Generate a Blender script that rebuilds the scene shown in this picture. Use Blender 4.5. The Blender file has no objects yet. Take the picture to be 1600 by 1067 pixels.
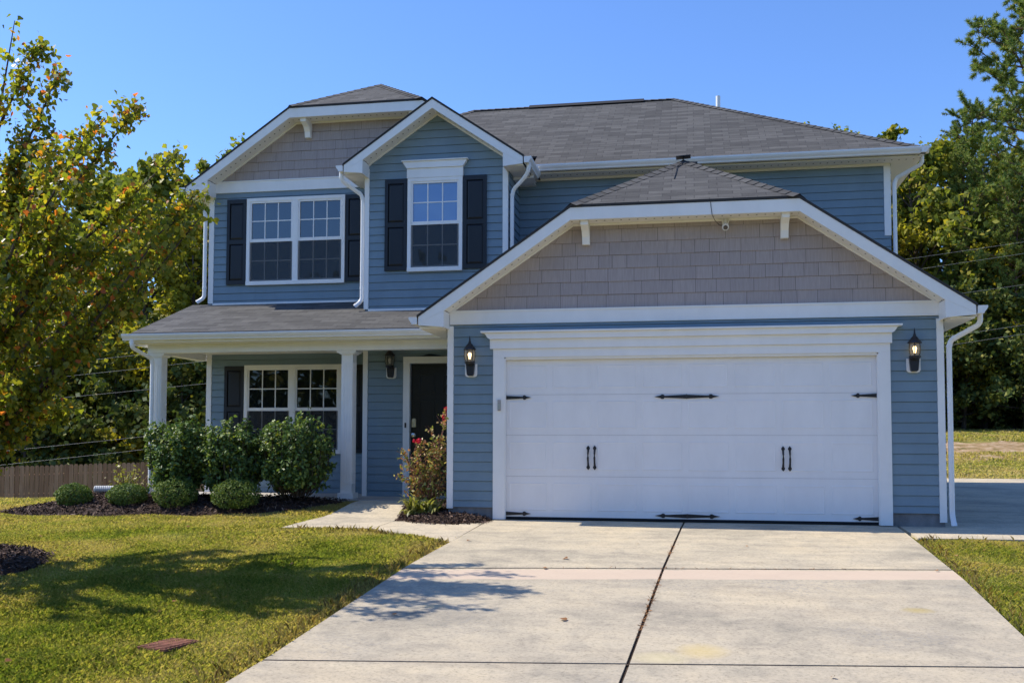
import bpy, math, random
import numpy as np
from mathutils import Vector, Matrix

# ------------------------------------------------------------------ camera, sky, sun, exposure
S = bpy.context.scene
COL = S.collection
CAM = np.array([3.36163, -13.403766, 1.057033])
RM = np.array([[0.98360986, 0.18029646, 0.00219716],
               [-0.0069968, 0.05034176, -0.99870754],
               [-0.18017405, 0.98232321, 0.05077815]])
FPX = 1558.0
cd = bpy.data.cameras.new('camera')
cd.sensor_width = 36.0
cd.lens = FPX / 1600 * 36.0
cd.shift_y = 78.0 / 1600
cd.clip_start = 0.1
cd.clip_end = 3000
cam = bpy.data.objects.new('camera', cd)
COL.objects.link(cam)
cam.matrix_world = Matrix(((RM[0][0], -RM[1][0], -RM[2][0], CAM[0]),
                           (RM[0][1], -RM[1][1], -RM[2][1], CAM[1]),
                           (RM[0][2], -RM[1][2], -RM[2][2], CAM[2]),
                           (0, 0, 0, 1)))
S.camera = cam

SUN_EL = math.radians(49)
SUN_AZ = math.radians(-84.8)          # from the left, a hair behind the front wall
W = bpy.data.worlds.new('World')
S.world = W
W.use_nodes = True
wn = W.node_tree.nodes
bg = wn['Background']
sky = wn.new('ShaderNodeTexSky')
sky.sky_type = 'NISHITA'
sky.sun_disc = False
sky.sun_elevation = SUN_EL
sky.sun_rotation = SUN_AZ
sky.altitude = 0
sky.air_density = 1.0
sky.dust_density = 0.25
sky.ozone_density = 3.0
tint = wn.new('ShaderNodeMix'); tint.data_type = 'RGBA'; tint.blend_type = 'MULTIPLY'
tint.inputs[0].default_value = 1.0
tint.inputs[7].default_value = (0.69, 0.89, 1.23, 1)
W.node_tree.links.new(sky.outputs[0], tint.inputs[6])
W.node_tree.links.new(tint.outputs[2], bg.inputs[0])
bg.inputs[1].default_value = 0.148
sl = bpy.data.lights.new('sun', 'SUN')
sl.energy = 5.0
sl.angle = math.radians(0.5)
sl.color = (1.0, 0.92, 0.79)
so = bpy.data.objects.new('sun', sl)
COL.objects.link(so)
sdir = Vector((math.sin(SUN_AZ) * math.cos(SUN_EL), math.cos(SUN_AZ) * math.cos(SUN_EL), math.sin(SUN_EL)))
so.rotation_euler = (-sdir).to_track_quat('-Z', 'Y').to_euler()
so.location = (-20, 0, 30)
S.view_settings.view_transform = 'Standard'
S.view_settings.look = 'None'
S.view_settings.exposure = 0.37
S.view_settings.gamma = 1.0
S.render.engine = 'CYCLES'
S.cycles.max_bounces = 8
S.cycles.transparent_max_bounces = 12

rng = np.random.default_rng(7)
random.seed(7)

# ------------------------------------------------------------------ materials
def newmat(name):
    m = bpy.data.materials.new(name)
    m.use_nodes = True
    return m, m.node_tree.nodes, m.node_tree.links, m.node_tree.nodes['Principled BSDF']

def N(nodes, kind, **kw):
    n = nodes.new(kind)
    for k, v in kw.items():
        if k in n.inputs.keys():
            n.inputs[k].default_value = v
        else:
            setattr(n, k, v)
    return n

def ramp(nodes, stops):
    r = nodes.new('ShaderNodeValToRGB')
    e = r.color_ramp.elements
    while len(e) < len(stops):
        e.new(0.5)
    for i, (p, c) in enumerate(stops):
        e[i].position = p
        e[i].color = (*c, 1)
    return r

def mixc(nodes, links, fac, a, b, blend='MIX'):
    m = nodes.new('ShaderNodeMix')
    m.data_type = 'RGBA'
    m.blend_type = blend
    for sock, v in ((m.inputs[0], fac), (m.inputs[6], a), (m.inputs[7], b)):
        if hasattr(v, 'is_linked'):
            links.new(v, sock)
        elif isinstance(v, (int, float)):
            sock.default_value = v
        else:
            sock.default_value = (*v, 1)
    return m.outputs[2]

def math_n(nodes, links, op, a, b=0.0, c=None):
    m = nodes.new('ShaderNodeMath')
    m.operation = op
    for i, v in enumerate((a, b) if c is None else (a, b, c)):
        if hasattr(v, 'is_linked'):
            links.new(v, m.inputs[i])
        else:
            m.inputs[i].default_value = v
    return m.outputs[0]

def paint(name, col, rough=0.45, vary=0.06, dirt=0.10, spec=0.4, bump=0.0, scale=3.0, metallic=0.0):
    m, n, l, p = newmat(name)
    g = n.new('ShaderNodeNewGeometry')
    mp = N(n, 'ShaderNodeMapping')
    mp.inputs['Scale'].default_value = (scale, scale, scale * 0.45)
    l.new(g.outputs['Position'], mp.inputs['Vector'])
    a = N(n, 'ShaderNodeTexNoise', Scale=1.0, Detail=6.0, Roughness=0.65)
    l.new(mp.outputs[0], a.inputs['Vector'])
    r = ramp(n, [(0.3, tuple(c * (1 - dirt) for c in col)), (0.65, tuple(min(1, c * (1 + vary)) for c in col))])
    l.new(a.outputs[0], r.inputs[0])
    l.new(r.outputs[0], p.inputs['Base Color'])
    p.inputs['Roughness'].default_value = rough
    p.inputs['Specular IOR Level'].default_value = spec
    p.inputs['Metallic'].default_value = metallic
    if bump:
        b = N(n, 'ShaderNodeBump', Strength=bump, Distance=0.01)
        f = N(n, 'ShaderNodeTexNoise', Scale=60.0, Detail=3.0)
        l.new(g.outputs['Position'], f.inputs['Vector'])
        l.new(f.outputs[0], b.inputs['Height'])
        l.new(b.outputs[0], p.inputs['Normal'])
    return m

def leafmat(name, stops, trans=0.35, rough=0.45, spec=0.35, tmul=1.3, tex=None):
    """one colour per leaf from a ramp, light passing through the blade"""
    m, n, l, p = newmat(name)
    g = n.new('ShaderNodeNewGeometry')
    r = ramp(n, stops)
    l.new(g.outputs['Random Per Island'], r.inputs[0])
    col = r.outputs[0]
    l.new(col, p.inputs['Base Color'])
    p.inputs['Roughness'].default_value = rough
    p.inputs['Specular IOR Level'].default_value = spec
    t = n.new('ShaderNodeBsdfTranslucent')
    tc = mixc(n, l, 1.0, col, (tmul, tmul * 1.05, tmul * 0.45), 'MULTIPLY')
    l.new(tc, t.inputs['Color'])
    mx = n.new('ShaderNodeMixShader')
    mx.inputs[0].default_value = trans
    l.new(p.outputs[0], mx.inputs[1])
    l.new(t.outputs[0], mx.inputs[2])
    l.new(mx.outputs[0], n['Material Output'].inputs['Surface'])
    return m

M = {}
M['white'] = paint('white_trim', (0.84, 0.835, 0.81), 0.4, 0.03, 0.05)
M['gutter'] = paint('white_aluminium', (0.82, 0.815, 0.80), 0.3, 0.03, 0.06, 0.5)
M['blue'] = paint('blue_vinyl_siding', (0.188, 0.262, 0.312), 0.5, 0.07, 0.10, 0.35, 0.05, 2.0)
M['shutter'] = paint('black_shutter', (0.012, 0.013, 0.016), 0.4, 0.1, 0.1)
M['iron'] = paint('black_iron', (0.012, 0.012, 0.014), 0.42, 0.2, 0.2, 0.5)
M['door_black'] = paint('black_door', (0.010, 0.010, 0.011), 0.3, 0.1, 0.1, 0.4)
M['found'] = paint('foundation_concrete', (0.22, 0.215, 0.21), 0.9, 0.2, 0.35, 0.2, 0.3, 5.0)
M['slab'] = paint('porch_concrete', (0.40, 0.37, 0.33), 0.85, 0.08, 0.2, 0.2, 0.15, 3.0)
M['gdoor'] = paint('white_door_paint', (0.82, 0.81, 0.80), 0.38, 0.03, 0.04, 0.4)
M['steel'] = paint('brushed_nickel', (0.6, 0.58, 0.54), 0.3, 0.05, 0.1, 0.5, 0, 20, 1.0)
M['grey_plastic'] = paint('grey_plastic', (0.35, 0.34, 0.33), 0.5)
M['dark'] = paint('dark_seal', (0.01, 0.01, 0.012), 0.8)
M['bark'] = paint('bark', (0.075, 0.06, 0.048), 0.9, 0.5, 0.5, 0.2, 0.6, 6.0)
M['pinebark'] = paint('pine_bark', (0.13, 0.085, 0.06), 0.9, 0.4, 0.5, 0.2, 0.6, 6.0)
M['cable'] = paint('black_cable', (0.02, 0.02, 0.022), 0.6)
M['wire'] = paint('pale_cable', (0.30, 0.31, 0.32), 0.5)
M['pvc'] = paint('corrugated_plastic', (0.62, 0.62, 0.60), 0.5, 0.05, 0.2)
M['joint'] = paint('joint_filler', (0.045, 0.032, 0.024), 0.95, 0.5, 0.5, 0.1, 0.4, 20)
M['lens'] = paint('black_lens', (0.004, 0.004, 0.005), 0.08, 0, 0, 0.8)
M['rust'] = paint('rusty_iron', (0.19, 0.080, 0.052), 0.85, 0.4, 0.5, 0.2, 0.4, 14.0)

# soffit: white vinyl, vent dots in a row along its middle (UV: u along the run in metres, v across 0..1)
m, n, l, p = newmat('vented_soffit')
uv = n.new('ShaderNodeUVMap'); sp = n.new('ShaderNodeSeparateXYZ'); l.new(uv.outputs[0], sp.inputs[0])
fu = math_n(n, l, 'PINGPONG', sp.outputs[0], 0.055)
du = math_n(n, l, 'LESS_THAN', fu, 0.010)
dv0 = math_n(n, l, 'SUBTRACT', sp.outputs[1], 0.42)
dv = math_n(n, l, 'LESS_THAN', math_n(n, l, 'ABSOLUTE', dv0), 0.05)
dot = math_n(n, l, 'MULTIPLY', du, dv)
c = mixc(n, l, dot, (0.82, 0.80, 0.74), (0.06, 0.05, 0.045))
l.new(c, p.inputs['Base Color']); p.inputs['Roughness'].default_value = 0.5
M['soffit'] = m

# shingles (UV in metres)
m, n, l, p = newmat('asphalt_shingles')
uv = n.new('ShaderNodeUVMap')
br = N(n, 'ShaderNodeTexBrick', Scale=1.0)
br.inputs['Color1'].default_value = (0.066, 0.065, 0.064, 1)
br.inputs['Color2'].default_value = (0.108, 0.106, 0.103, 1)
br.inputs['Mortar'].default_value = (0.048, 0.047, 0.047, 1)
br.inputs['Mortar Size'].default_value = 0.0045
br.inputs['Mortar Smooth'].default_value = 0.3
br.inputs['Brick Width'].default_value = 0.305
br.inputs['Row Height'].default_value = 0.142
br.offset = 0.37; br.offset_frequency = 2
l.new(uv.outputs[0], br.inputs['Vector'])
mp = N(n, 'ShaderNodeMapping'); mp.inputs['Scale'].default_value = (2.2, 9.0, 1)
l.new(uv.outputs[0], mp.inputs['Vector'])
ns = N(n, 'ShaderNodeTexNoise', Scale=1.0, Detail=6.0, Roughness=0.7); l.new(mp.outputs[0], ns.inputs['Vector'])
r = ramp(n, [(0.36, (0.80, 0.80, 0.81)), (0.64, (1.17, 1.17, 1.15))]); l.new(ns.outputs[0], r.inputs[0])
c = mixc(n, l, 1.0, br.outputs[0], r.outputs[0], 'MULTIPLY')
gn = N(n, 'ShaderNodeTexNoise', Scale=140.0, Detail=2.0); l.new(uv.outputs[0], gn.inputs['Vector'])
r2 = ramp(n, [(0.3, (0.8, 0.8, 0.8)), (0.7, (1.2, 1.2, 1.2))]); l.new(gn.outputs[0], r2.inputs[0])
c = mixc(n, l, 1.0, c, r2.outputs[0], 'MULTIPLY')
l.new(c, p.inputs['Base Color'])
p.inputs['Roughness'].default_value = 0.92; p.inputs['Specular IOR Level'].default_value = 0.2
b = N(n, 'ShaderNodeBump', Strength=0.6, Distance=0.012); b.invert = True
l.new(br.outputs['Fac'], b.inputs['Height']); l.new(b.outputs[0], p.inputs['Normal'])
M['shingle'] = m

# cedar-look shakes: each shake its own tone
m, n, l, p = newmat('taupe_shakes')
g = n.new('ShaderNodeNewGeometry')
r = ramp(n, [(0.0, (0.35, 0.30, 0.285)), (0.5, (0.37, 0.318, 0.302)), (1.0, (0.395, 0.338, 0.320))])
l.new(g.outputs['Random Per Island'], r.inputs[0])
mp = N(n, 'ShaderNodeMapping'); mp.inputs['Scale'].default_value = (70, 70, 3.0)
l.new(g.outputs['Position'], mp.inputs['Vector'])
ns = N(n, 'ShaderNodeTexNoise', Scale=1.0, Detail=3.0); l.new(mp.outputs[0], ns.inputs['Vector'])
r2 = ramp(n, [(0.3, (0.90, 0.90, 0.90)), (0.7, (1.08, 1.08, 1.08))]); l.new(ns.outputs[0], r2.inputs[0])
l.new(mixc(n, l, 1.0, r.outputs[0], r2.outputs[0], 'MULTIPLY'), p.inputs['Base Color'])
p.inputs['Roughness'].default_value = 0.7
M['shake'] = m
M['shakeback'] = paint('shake_backing', (0.09, 0.08, 0.075), 0.8)

# window glass: dark room behind, bright reflection
def glassmat(name, col, ior, rough, wav):
    m, n, l, p = newmat(name)
    p.inputs['Base Color'].default_value = (*col, 1)
    p.inputs['Roughness'].default_value = rough
    p.inputs['IOR'].default_value = ior
    g = n.new('ShaderNodeNewGeometry')
    f = N(n, 'ShaderNodeTexNoise', Scale=2.2, Detail=1.0); l.new(g.outputs['Position'], f.inputs['Vector'])
    b = N(n, 'ShaderNodeBump', Strength=wav, Distance=0.02); l.new(f.outputs[0], b.inputs['Height'])
    l.new(b.outputs[0], p.inputs['Normal'])
    return m
M['glass'] = glassmat('window_glass', (0.007, 0.024, 0.045), 2.0, 0.015, 0.30)  # blue base: part of the sky's reflection is put into the colour
M['glass_ground'] = glassmat('shaded_window_glass', (0.008, 0.010, 0.011), 1.55, 0.015, 0.10)  # darker copy for under the porch, its shade put into the colour
M['glass_sky'] = glassmat('sky_tinted_glass', (0.07, 0.17, 0.38), 2.2, 0.03, 0.5)  # wavy pane with a bright sky reflection painted into its base colour
m, n, l, p = newmat('insect_screen')
p.inputs['Base Color'].default_value = (0.03, 0.033, 0.036, 1); p.inputs['Roughness'].default_value = 0.8
tr = n.new('ShaderNodeBsdfTransparent'); mx = n.new('ShaderNodeMixShader'); mx.inputs[0].default_value = 0.62
l.new(tr.outputs[0], mx.inputs[1]); l.new(p.outputs[0], mx.inputs[2]); l.new(mx.outputs[0], n['Material Output'].inputs['Surface'])
M['screen'] = m
m, n, l, p = newmat('lantern_glass')
p.inputs['Base Color'].default_value = (0.9, 0.85, 0.75, 1); p.inputs['Roughness'].default_value = 0.05
tr = n.new('ShaderNodeBsdfTransparent'); mx = n.new('ShaderNodeMixShader'); mx.inputs[0].default_value = 0.13
tr.inputs[0].default_value = (0.85, 0.80, 0.70, 1)
l.new(tr.outputs[0], mx.inputs[1]); l.new(p.outputs[0], mx.inputs[2]); l.new(mx.outputs[0], n['Material Output'].inputs['Surface'])
M['lglass'] = m
m, n, l, p = newmat('lit_bulb')
p.inputs['Emission Color'].default_value = (1.0, 0.70, 0.36, 1); p.inputs['Emission Strength'].default_value = 3.6
M['bulb'] = m
M['bulb_off'] = paint('frosted_bulb', (0.7, 0.7, 0.68), 0.4)

# concrete of the drive and paths
def concrete(name, base, drive=False):
    m, n, l, p = newmat(name)
    g = n.new('ShaderNodeNewGeometry'); P = g.outputs['Position']
    a = N(n, 'ShaderNodeTexNoise', Scale=0.55, Detail=8.0, Roughness=0.7); l.new(P, a.inputs['Vector'])
    r = ramp(n, [(0.37, tuple(c * k for c, k in zip(base, (0.72, 0.74, 0.77)))), (0.5, base), (0.64, tuple(c * k for c, k in zip(base, (1.14, 1.11, 1.05))))])
    l.new(a.outputs[0], r.inputs[0]); c = r.outputs[0]
    mp = N(n, 'ShaderNodeMapping'); mp.inputs['Scale'].default_value = (0.8, 5.0, 1.0); l.new(P, mp.inputs['Vector'])
    s = N(n, 'ShaderNodeTexNoise', Scale=1.0, Detail=5.0, Roughness=0.6); l.new(mp.outputs[0], s.inputs['Vector'])
    rs = ramp(n, [(0.32, (0.89, 0.89, 0.90)), (0.6, (1.04, 1.04, 1.03))]); l.new(s.outputs[0], rs.inputs[0])
    c = mixc(n, l, 1.0, c, rs.outputs[0], 'MULTIPLY')
    f = N(n, 'ShaderNodeTexNoise', Scale=38.0, Detail=5.0, Roughness=0.8); l.new(P, f.inputs['Vector'])
    rf = ramp(n, [(0.33, (0.60, 0.60, 0.60)), (0.47, (0.98, 0.98, 0.98)), (0.75, (1.14, 1.13, 1.12))]); l.new(f.outputs[0], rf.inputs[0])
    c = mixc(n, l, 1.0, c, rf.outputs[0], 'MULTIPLY')
    md = N(n, 'ShaderNodeTexNoise', Scale=3.6, Detail=7.0, Roughness=0.75, Distortion=0.6); l.new(P, md.inputs['Vector'])
    rm_ = ramp(n, [(0.38, (0.85, 0.855, 0.87)), (0.5, (1.0, 1.0, 1.0)), (0.62, (1.06, 1.055, 1.04))]); l.new(md.outputs[0], rm_.inputs[0])
    c = mixc(n, l, 1.0, c, rm_.outputs[0], 'MULTIPLY')
    if drive:
        sp = n.new('ShaderNodeSeparateXYZ'); l.new(P, sp.inputs[0])
        # skewed distance to the first cross joint: y - 0.117 x + 3.91
        sk = math_n(n, l, 'MULTIPLY_ADD', sp.outputs[0], -0.117, 3.93)
        d = math_n(n, l, 'ADD', sp.outputs[1], sk)
        nz = N(n, 'ShaderNodeTexNoise', Scale=3.0, Detail=4.0); l.new(P, nz.inputs['Vector'])
        d2 = math_n(n, l, 'MULTIPLY_ADD', nz.outputs[0], 0.10, d)
        up = math_n(n, l, 'LESS_THAN', d2, 0.0)
        lo = math_n(n, l, 'GREATER_THAN', d2, -0.43)
        band = math_n(n, l, 'MULTIPLY', up, lo)
        c = mixc(n, l, math_n(n, l, 'MULTIPLY', band, 0.8), c, (0.54, 0.42, 0.32))
        # older, greyer lower slab with dark speckles
        low = math_n(n, l, 'LESS_THAN', d2, -0.43)
        c = mixc(n, l, math_n(n, l, 'MULTIPLY', low, 0.75), c, mixc(n, l, 1.0, c, (0.90, 0.905, 0.93), 'MULTIPLY'))
        mk = N(n, 'ShaderNodeTexNoise', Scale=0.9, Detail=3.0); l.new(P, mk.inputs['Vector'])
        rk = ramp(n, [(0.48, (0, 0, 0)), (0.62, (1, 1, 1))]); l.new(mk.outputs[0], rk.inputs[0])
        sk2 = N(n, 'ShaderNodeTexNoise', Scale=26.0, Detail=6.0, Roughness=0.85); l.new(P, sk2.inputs['Vector'])
        rk2 = ramp(n, [(0.50, (0, 0, 0)), (0.58, (1, 1, 1))]); l.new(sk2.outputs[0], rk2.inputs[0])
        fac = math_n(n, l, 'MULTIPLY', math_n(n, l, 'MULTIPLY', rk.outputs[0], rk2.outputs[0]), math_n(n, l, 'MULTIPLY', low, 0.45))
        c = mixc(n, l, fac, c, (0.22, 0.22, 0.22))
        for (sx, sy, rx, ry, colr, st) in ((5.10, -4.93, 0.14, 0.10, (0.40, 0.31, 0.12), 0.75), (3.40, -6.28, 0.20, 0.20, (0.58, 0.44, 0.17), 0.55), (3.12, -6.48, 0.22, 0.16, (0.60, 0.52, 0.27), 0.4), (1.2, -5.3, .1, .07, (.6, .5, .25), .35)):
            ddx = math_n(n, l, 'MULTIPLY', math_n(n, l, 'SUBTRACT', sp.outputs[0], sx), 1 / rx)
            ddy = math_n(n, l, 'MULTIPLY', math_n(n, l, 'SUBTRACT', sp.outputs[1], sy), 1 / ry)
            q = math_n(n, l, 'ADD', math_n(n, l, 'MULTIPLY', ddx, ddx), math_n(n, l, 'MULTIPLY', ddy, ddy))
            q = math_n(n, l, 'MULTIPLY_ADD', f.outputs[0], 1.3, q)
            k = math_n(n, l, 'MAXIMUM', math_n(n, l, 'MULTIPLY_ADD', q, -0.6, 1.05), 0.0)
            c = mixc(n, l, math_n(n, l, 'MINIMUM', math_n(n, l, 'MULTIPLY', k, st * 1.4), st), c, colr)
    l.new(c, p.inputs['Base Color'])
    p.inputs['Roughness'].default_value = 0.9; p.inputs['Specular IOR Level'].default_value = 0.2
    b = N(n, 'ShaderNodeBump', Strength=0.25, Distance=0.006)
    l.new(f.outputs[0], b.inputs['Height']); l.new(b.outputs[0], p.inputs['Normal'])
    return m
M['drive'] = concrete('driveway_concrete', (0.452, 0.390, 0.288), True)
M['walk'] = concrete('walk_concrete', (0.485, 0.42, 0.315))

# ground below the grass
m, n, l, p = newmat('lawn_soil')
g = n.new('ShaderNodeNewGeometry'); P = g.outputs['Position']
a = N(n, 'ShaderNodeTexNoise', Scale=0.8, Detail=8.0, Roughness=0.7); l.new(P, a.inputs['Vector'])
r = ramp(n, [(0.32, (0.13, 0.14, 0.03)), (0.5, (0.22, 0.21, 0.05)), (0.66, (0.32, 0.25, 0.10))]); l.new(a.outputs[0], r.inputs[0])
f = N(n, 'ShaderNodeTexNoise', Scale=24.0, Detail=6.0, Roughness=0.8); l.new(P, f.inputs['Vector'])
rf = ramp(n, [(0.3, (0.45, 0.45, 0.45)), (0.7, (1.3, 1.3, 1.3))]); l.new(f.outputs[0], rf.inputs[0])
c = mixc(n, l, 1.0, r.outputs[0], rf.outputs[0], 'MULTIPLY')
sp = n.new('ShaderNodeSeparateXYZ'); l.new(P, sp.inputs[0])
# bare dirt bank behind on the right
wob = N(n, 'ShaderNodeTexNoise', Scale=0.5, Detail=5.0); l.new(P, wob.inputs['Vector'])
yy = math_n(n, l, 'MULTIPLY_ADD', wob.outputs[0], 3.0, sp.outputs[1])
bank = math_n(n, l, 'MULTIPLY', math_n(n, l, 'GREATER_THAN', yy, 22.9), math_n(n, l, 'LESS_THAN', yy, 26.9))
bank = math_n(n, l, 'MULTIPLY', bank, math_n(n, l, 'GREATER_THAN', sp.outputs[0], 4.0))
dn = N(n, 'ShaderNodeTexNoise', Scale=2.5, Detail=7.0, Roughness=0.75); l.new(P, dn.inputs['Vector'])
rd = ramp(n, [(0.36, (0.14, 0.12, 0.04)), (0.5, (0.33, 0.22, 0.12)), (0.68, (0.50, 0.40, 0.29))]); l.new(dn.outputs[0], rd.inputs[0])
c = mixc(n, l, bank, c, rd.outputs[0])
# forest floor far back
wood = math_n(n, l, 'GREATER_THAN', yy, 37.0)
c = mixc(n, l, wood, c, (0.04, 0.034, 0.02))
l.new(c, p.inputs['Base Color']); p.inputs['Roughness'].default_value = 0.95; p.inputs['Specular IOR Level'].default_value = 0.1
b = N(n, 'ShaderNodeBump', Strength=0.6, Distance=0.03); l.new(f.outputs[0], b.inputs['Height']); l.new(b.outputs[0], p.inputs['Normal'])
M['soil'] = m

# grass blades: colour from a soft patchwork of place, jittered blade by blade
m, n, l, p = newmat('grass_blades')
g = n.new('ShaderNodeNewGeometry'); P = g.outputs['Position']
a = N(n, 'ShaderNodeTexNoise', Scale=0.8, Detail=6.0, Roughness=0.65); l.new(P, a.inputs['Vector'])
sp = n.new('ShaderNodeSeparateXYZ'); l.new(P, sp.inputs[0])
big = N(n, 'ShaderNodeTexNoise', Scale=0.33, Detail=3.0); l.new(P, big.inputs['Vector'])
# worn, dry margin beside the drive
ed = math_n(n, l, 'SUBTRACT', math_n(n, l, 'MULTIPLY_ADD', sp.outputs[1], .028, .635), sp.outputs[0])
em = math_n(n, l, 'MAXIMUM', math_n(n, l, 'MULTIPLY_ADD', math_n(n, l, 'ABSOLUTE', ed), -1.9, 0.85), 0.0)
farg = math_n(n, l, 'MINIMUM', math_n(n, l, 'MAXIMUM', math_n(n, l, 'MULTIPLY_ADD', sp.outputs[1], .12, .23), 0.0), .12)
k = math_n(n, l, 'MULTIPLY_ADD', g.outputs['Random Per Island'], 0.32, math_n(n, l, 'SUBTRACT', a.outputs[0], 0.16))
k = math_n(n, l, 'MULTIPLY_ADD', math_n(n, l, 'SUBTRACT', big.outputs[0], .5), .62, k)
k = math_n(n, l, 'ADD', math_n(n, l, 'MULTIPLY_ADD', em, .22, k), farg)
r = ramp(n, [(0.26, (0.175, 0.24, 0.036)), (0.42, (0.34, 0.36, 0.070)), (0.55, (0.50, 0.445, 0.125)), (0.70, (0.60, 0.475, 0.22))]); l.new(k, r.inputs[0])
l.new(r.outputs[0], p.inputs['Base Color']); p.inputs['Roughness'].default_value = 0.6; p.inputs['Specular IOR Level'].default_value = 0.25
t = n.new('ShaderNodeBsdfTranslucent'); l.new(mixc(n, l, 1.0, r.outputs[0], (1.2, 1.25, 0.6), 'MULTIPLY'), t.inputs['Color'])
mx = n.new('ShaderNodeMixShader'); mx.inputs[0].default_value = 0.4
l.new(p.outputs[0], mx.inputs[1]); l.new(t.outputs[0], mx.inputs[2]); l.new(mx.outputs[0], n['Material Output'].inputs['Surface'])
M['grass'] = m
M['drygrass'] = leafmat('dry_grass', [(0, (0.22, 0.15, 0.06)), (0.5, (0.34, 0.25, 0.10)), (1, (0.24, 0.24, 0.06))], 0.3)
M['chips'] = leafmat('mulch_chips', [(0, (0.025, 0.015, 0.012)), (0.55, (0.075, 0.046, 0.036)), (0.85, (0.13, 0.085, 0.065)), (1, (0.27, 0.19, 0.15))], 0.0, 0.8, 0.15)
M['mulch'] = paint('mulch_soil', (0.045, 0.03, 0.024), 0.95, 0.5, 0.5, 0.1, 0.8, 12)
M['needles'] = leafmat('fallen_pine_straw', [(0, (0.16, 0.07, 0.03)), (1, (0.36, 0.19, 0.09))], 0.1, 0.8, 0.1)

M['maple'] = leafmat('maple_leaves', [(0.0, (0.101, 0.130, 0.020)), (0.35, (0.169, 0.192, 0.027)), (0.65, (0.259, 0.253, 0.032)), (0.90, (0.383, 0.293, 0.033)), (0.95, (0.473, 0.225, 0.033)), (0.99, (0.540, 0.135, 0.045))], 0.55, 0.40, 0.45, 1.6)
M['wood_green'] = leafmat('woodland_leaves', [(0.0, (0.095, 0.129, 0.028)), (0.5, (0.184, 0.212, 0.039)), (0.85, (0.299, 0.292, 0.047)), (1.0, (0.490, 0.382, 0.054))], 0.40, 0.6, 0.2, 1.5)
M['wood_yellow'] = leafmat('yellowing_leaves', [(0.0, (0.126, 0.139, 0.020)), (0.4, (0.251, 0.238, 0.031)), (0.8, (0.386, 0.331, 0.040)), (1.0, (0.502, 0.376, 0.045))], 0.42, 0.6, 0.2, 1.6)
M['wood_dark'] = leafmat('shaded_understorey_leaves', [(0.0, (0.055, 0.086, 0.026)), (0.6, (0.107, 0.140, 0.034)), (1.0, (0.259, 0.247, 0.055))], 0.25, 0.6, 0.2, 1.2)  # darker woodland leaves, the shade beneath the canopy put into their colour
M['pine'] = leafmat('pine_needles', [(0.0, (0.102, 0.168, 0.047)), (0.6, (0.218, 0.299, 0.073)), (0.9, (0.349, 0.379, 0.087)), (1.0, (0.553, 0.349, 0.116))], 0.2, 0.45, 0.35, 1.3)
M['holly'] = leafmat('holly_leaves', [(0.0, (0.059, 0.104, 0.034)), (0.6, (0.119, 0.194, 0.050)), (0.9, (0.203, 0.278, 0.061)), (1.0, (0.371, 0.389, 0.068))], 0.20, 0.52, 0.40, 1.5)
M['box'] = leafmat('boxwood_leaves', [(0.0, (0.065, 0.108, 0.029)), (0.6, (0.122, 0.180, 0.043)), (1.0, (0.216, 0.259, 0.065))], 0.2, 0.65, 0.12, 1.3)
M['rose'] = leafmat('rose_leaves', [(0.0, (0.132, 0.158, 0.040)), (0.45, (0.290, 0.304, 0.066)), (0.6, (0.422, 0.185, 0.092)), (0.8, (0.554, 0.251, 0.145)), (1.0, (0.660, 0.581, 0.238))], 0.3, 0.4, 0.4, 1.2)
M['rosestem'] = paint('rose_canes', (0.20, 0.085, 0.055), 0.6, 0.3, 0.4)
M['petal'] = leafmat('rose_petals', [(0, (0.55, 0.02, 0.06)), (1, (0.75, 0.04, 0.10))], 0.25, 0.5, 0.3, 1.0)
M['lily'] = leafmat('strap_leaves', [(0.0, (0.120, 0.150, 0.030)), (0.5, (0.270, 0.270, 0.060)), (1.0, (0.435, 0.405, 0.165))], 0.3, 0.4, 0.4, 1.2)
M['weed'] = leafmat('pale_weeds', [(0.0, (0.16, 0.17, 0.03)), (0.6, (0.32, 0.30, 0.05)), (1.0, (0.55, 0.50, 0.28))], 0.3, 0.5, 0.3, 1.2)

# weathered fence pickets
m, n, l, p = newmat('weathered_pickets')
g = n.new('ShaderNodeNewGeometry')
r = ramp(n, [(0, (0.28, 0.15, 0.082)), (0.5, (0.36, 0.205, 0.115)), (1, (0.44, 0.265, 0.16))]); l.new(g.outputs['Random Per Island'], r.inputs[0])
mp = N(n, 'ShaderNodeMapping'); mp.inputs['Scale'].default_value = (30, 30, 1.5); l.new(g.outputs['Position'], mp.inputs['Vector'])
ns = N(n, 'ShaderNodeTexNoise', Scale=1.0, Detail=4.0); l.new(mp.outputs[0], ns.inputs['Vector'])
r2 = ramp(n, [(0.3, (0.75, 0.75, 0.75)), (0.7, (1.15, 1.15, 1.15))]); l.new(ns.outputs[0], r2.inputs[0])
l.new(mixc(n, l, 1.0, r.outputs[0], r2.outputs[0], 'MULTIPLY'), p.inputs['Base Color']); p.inputs['Roughness'].default_value = 0.9
M['fence'] = m

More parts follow.
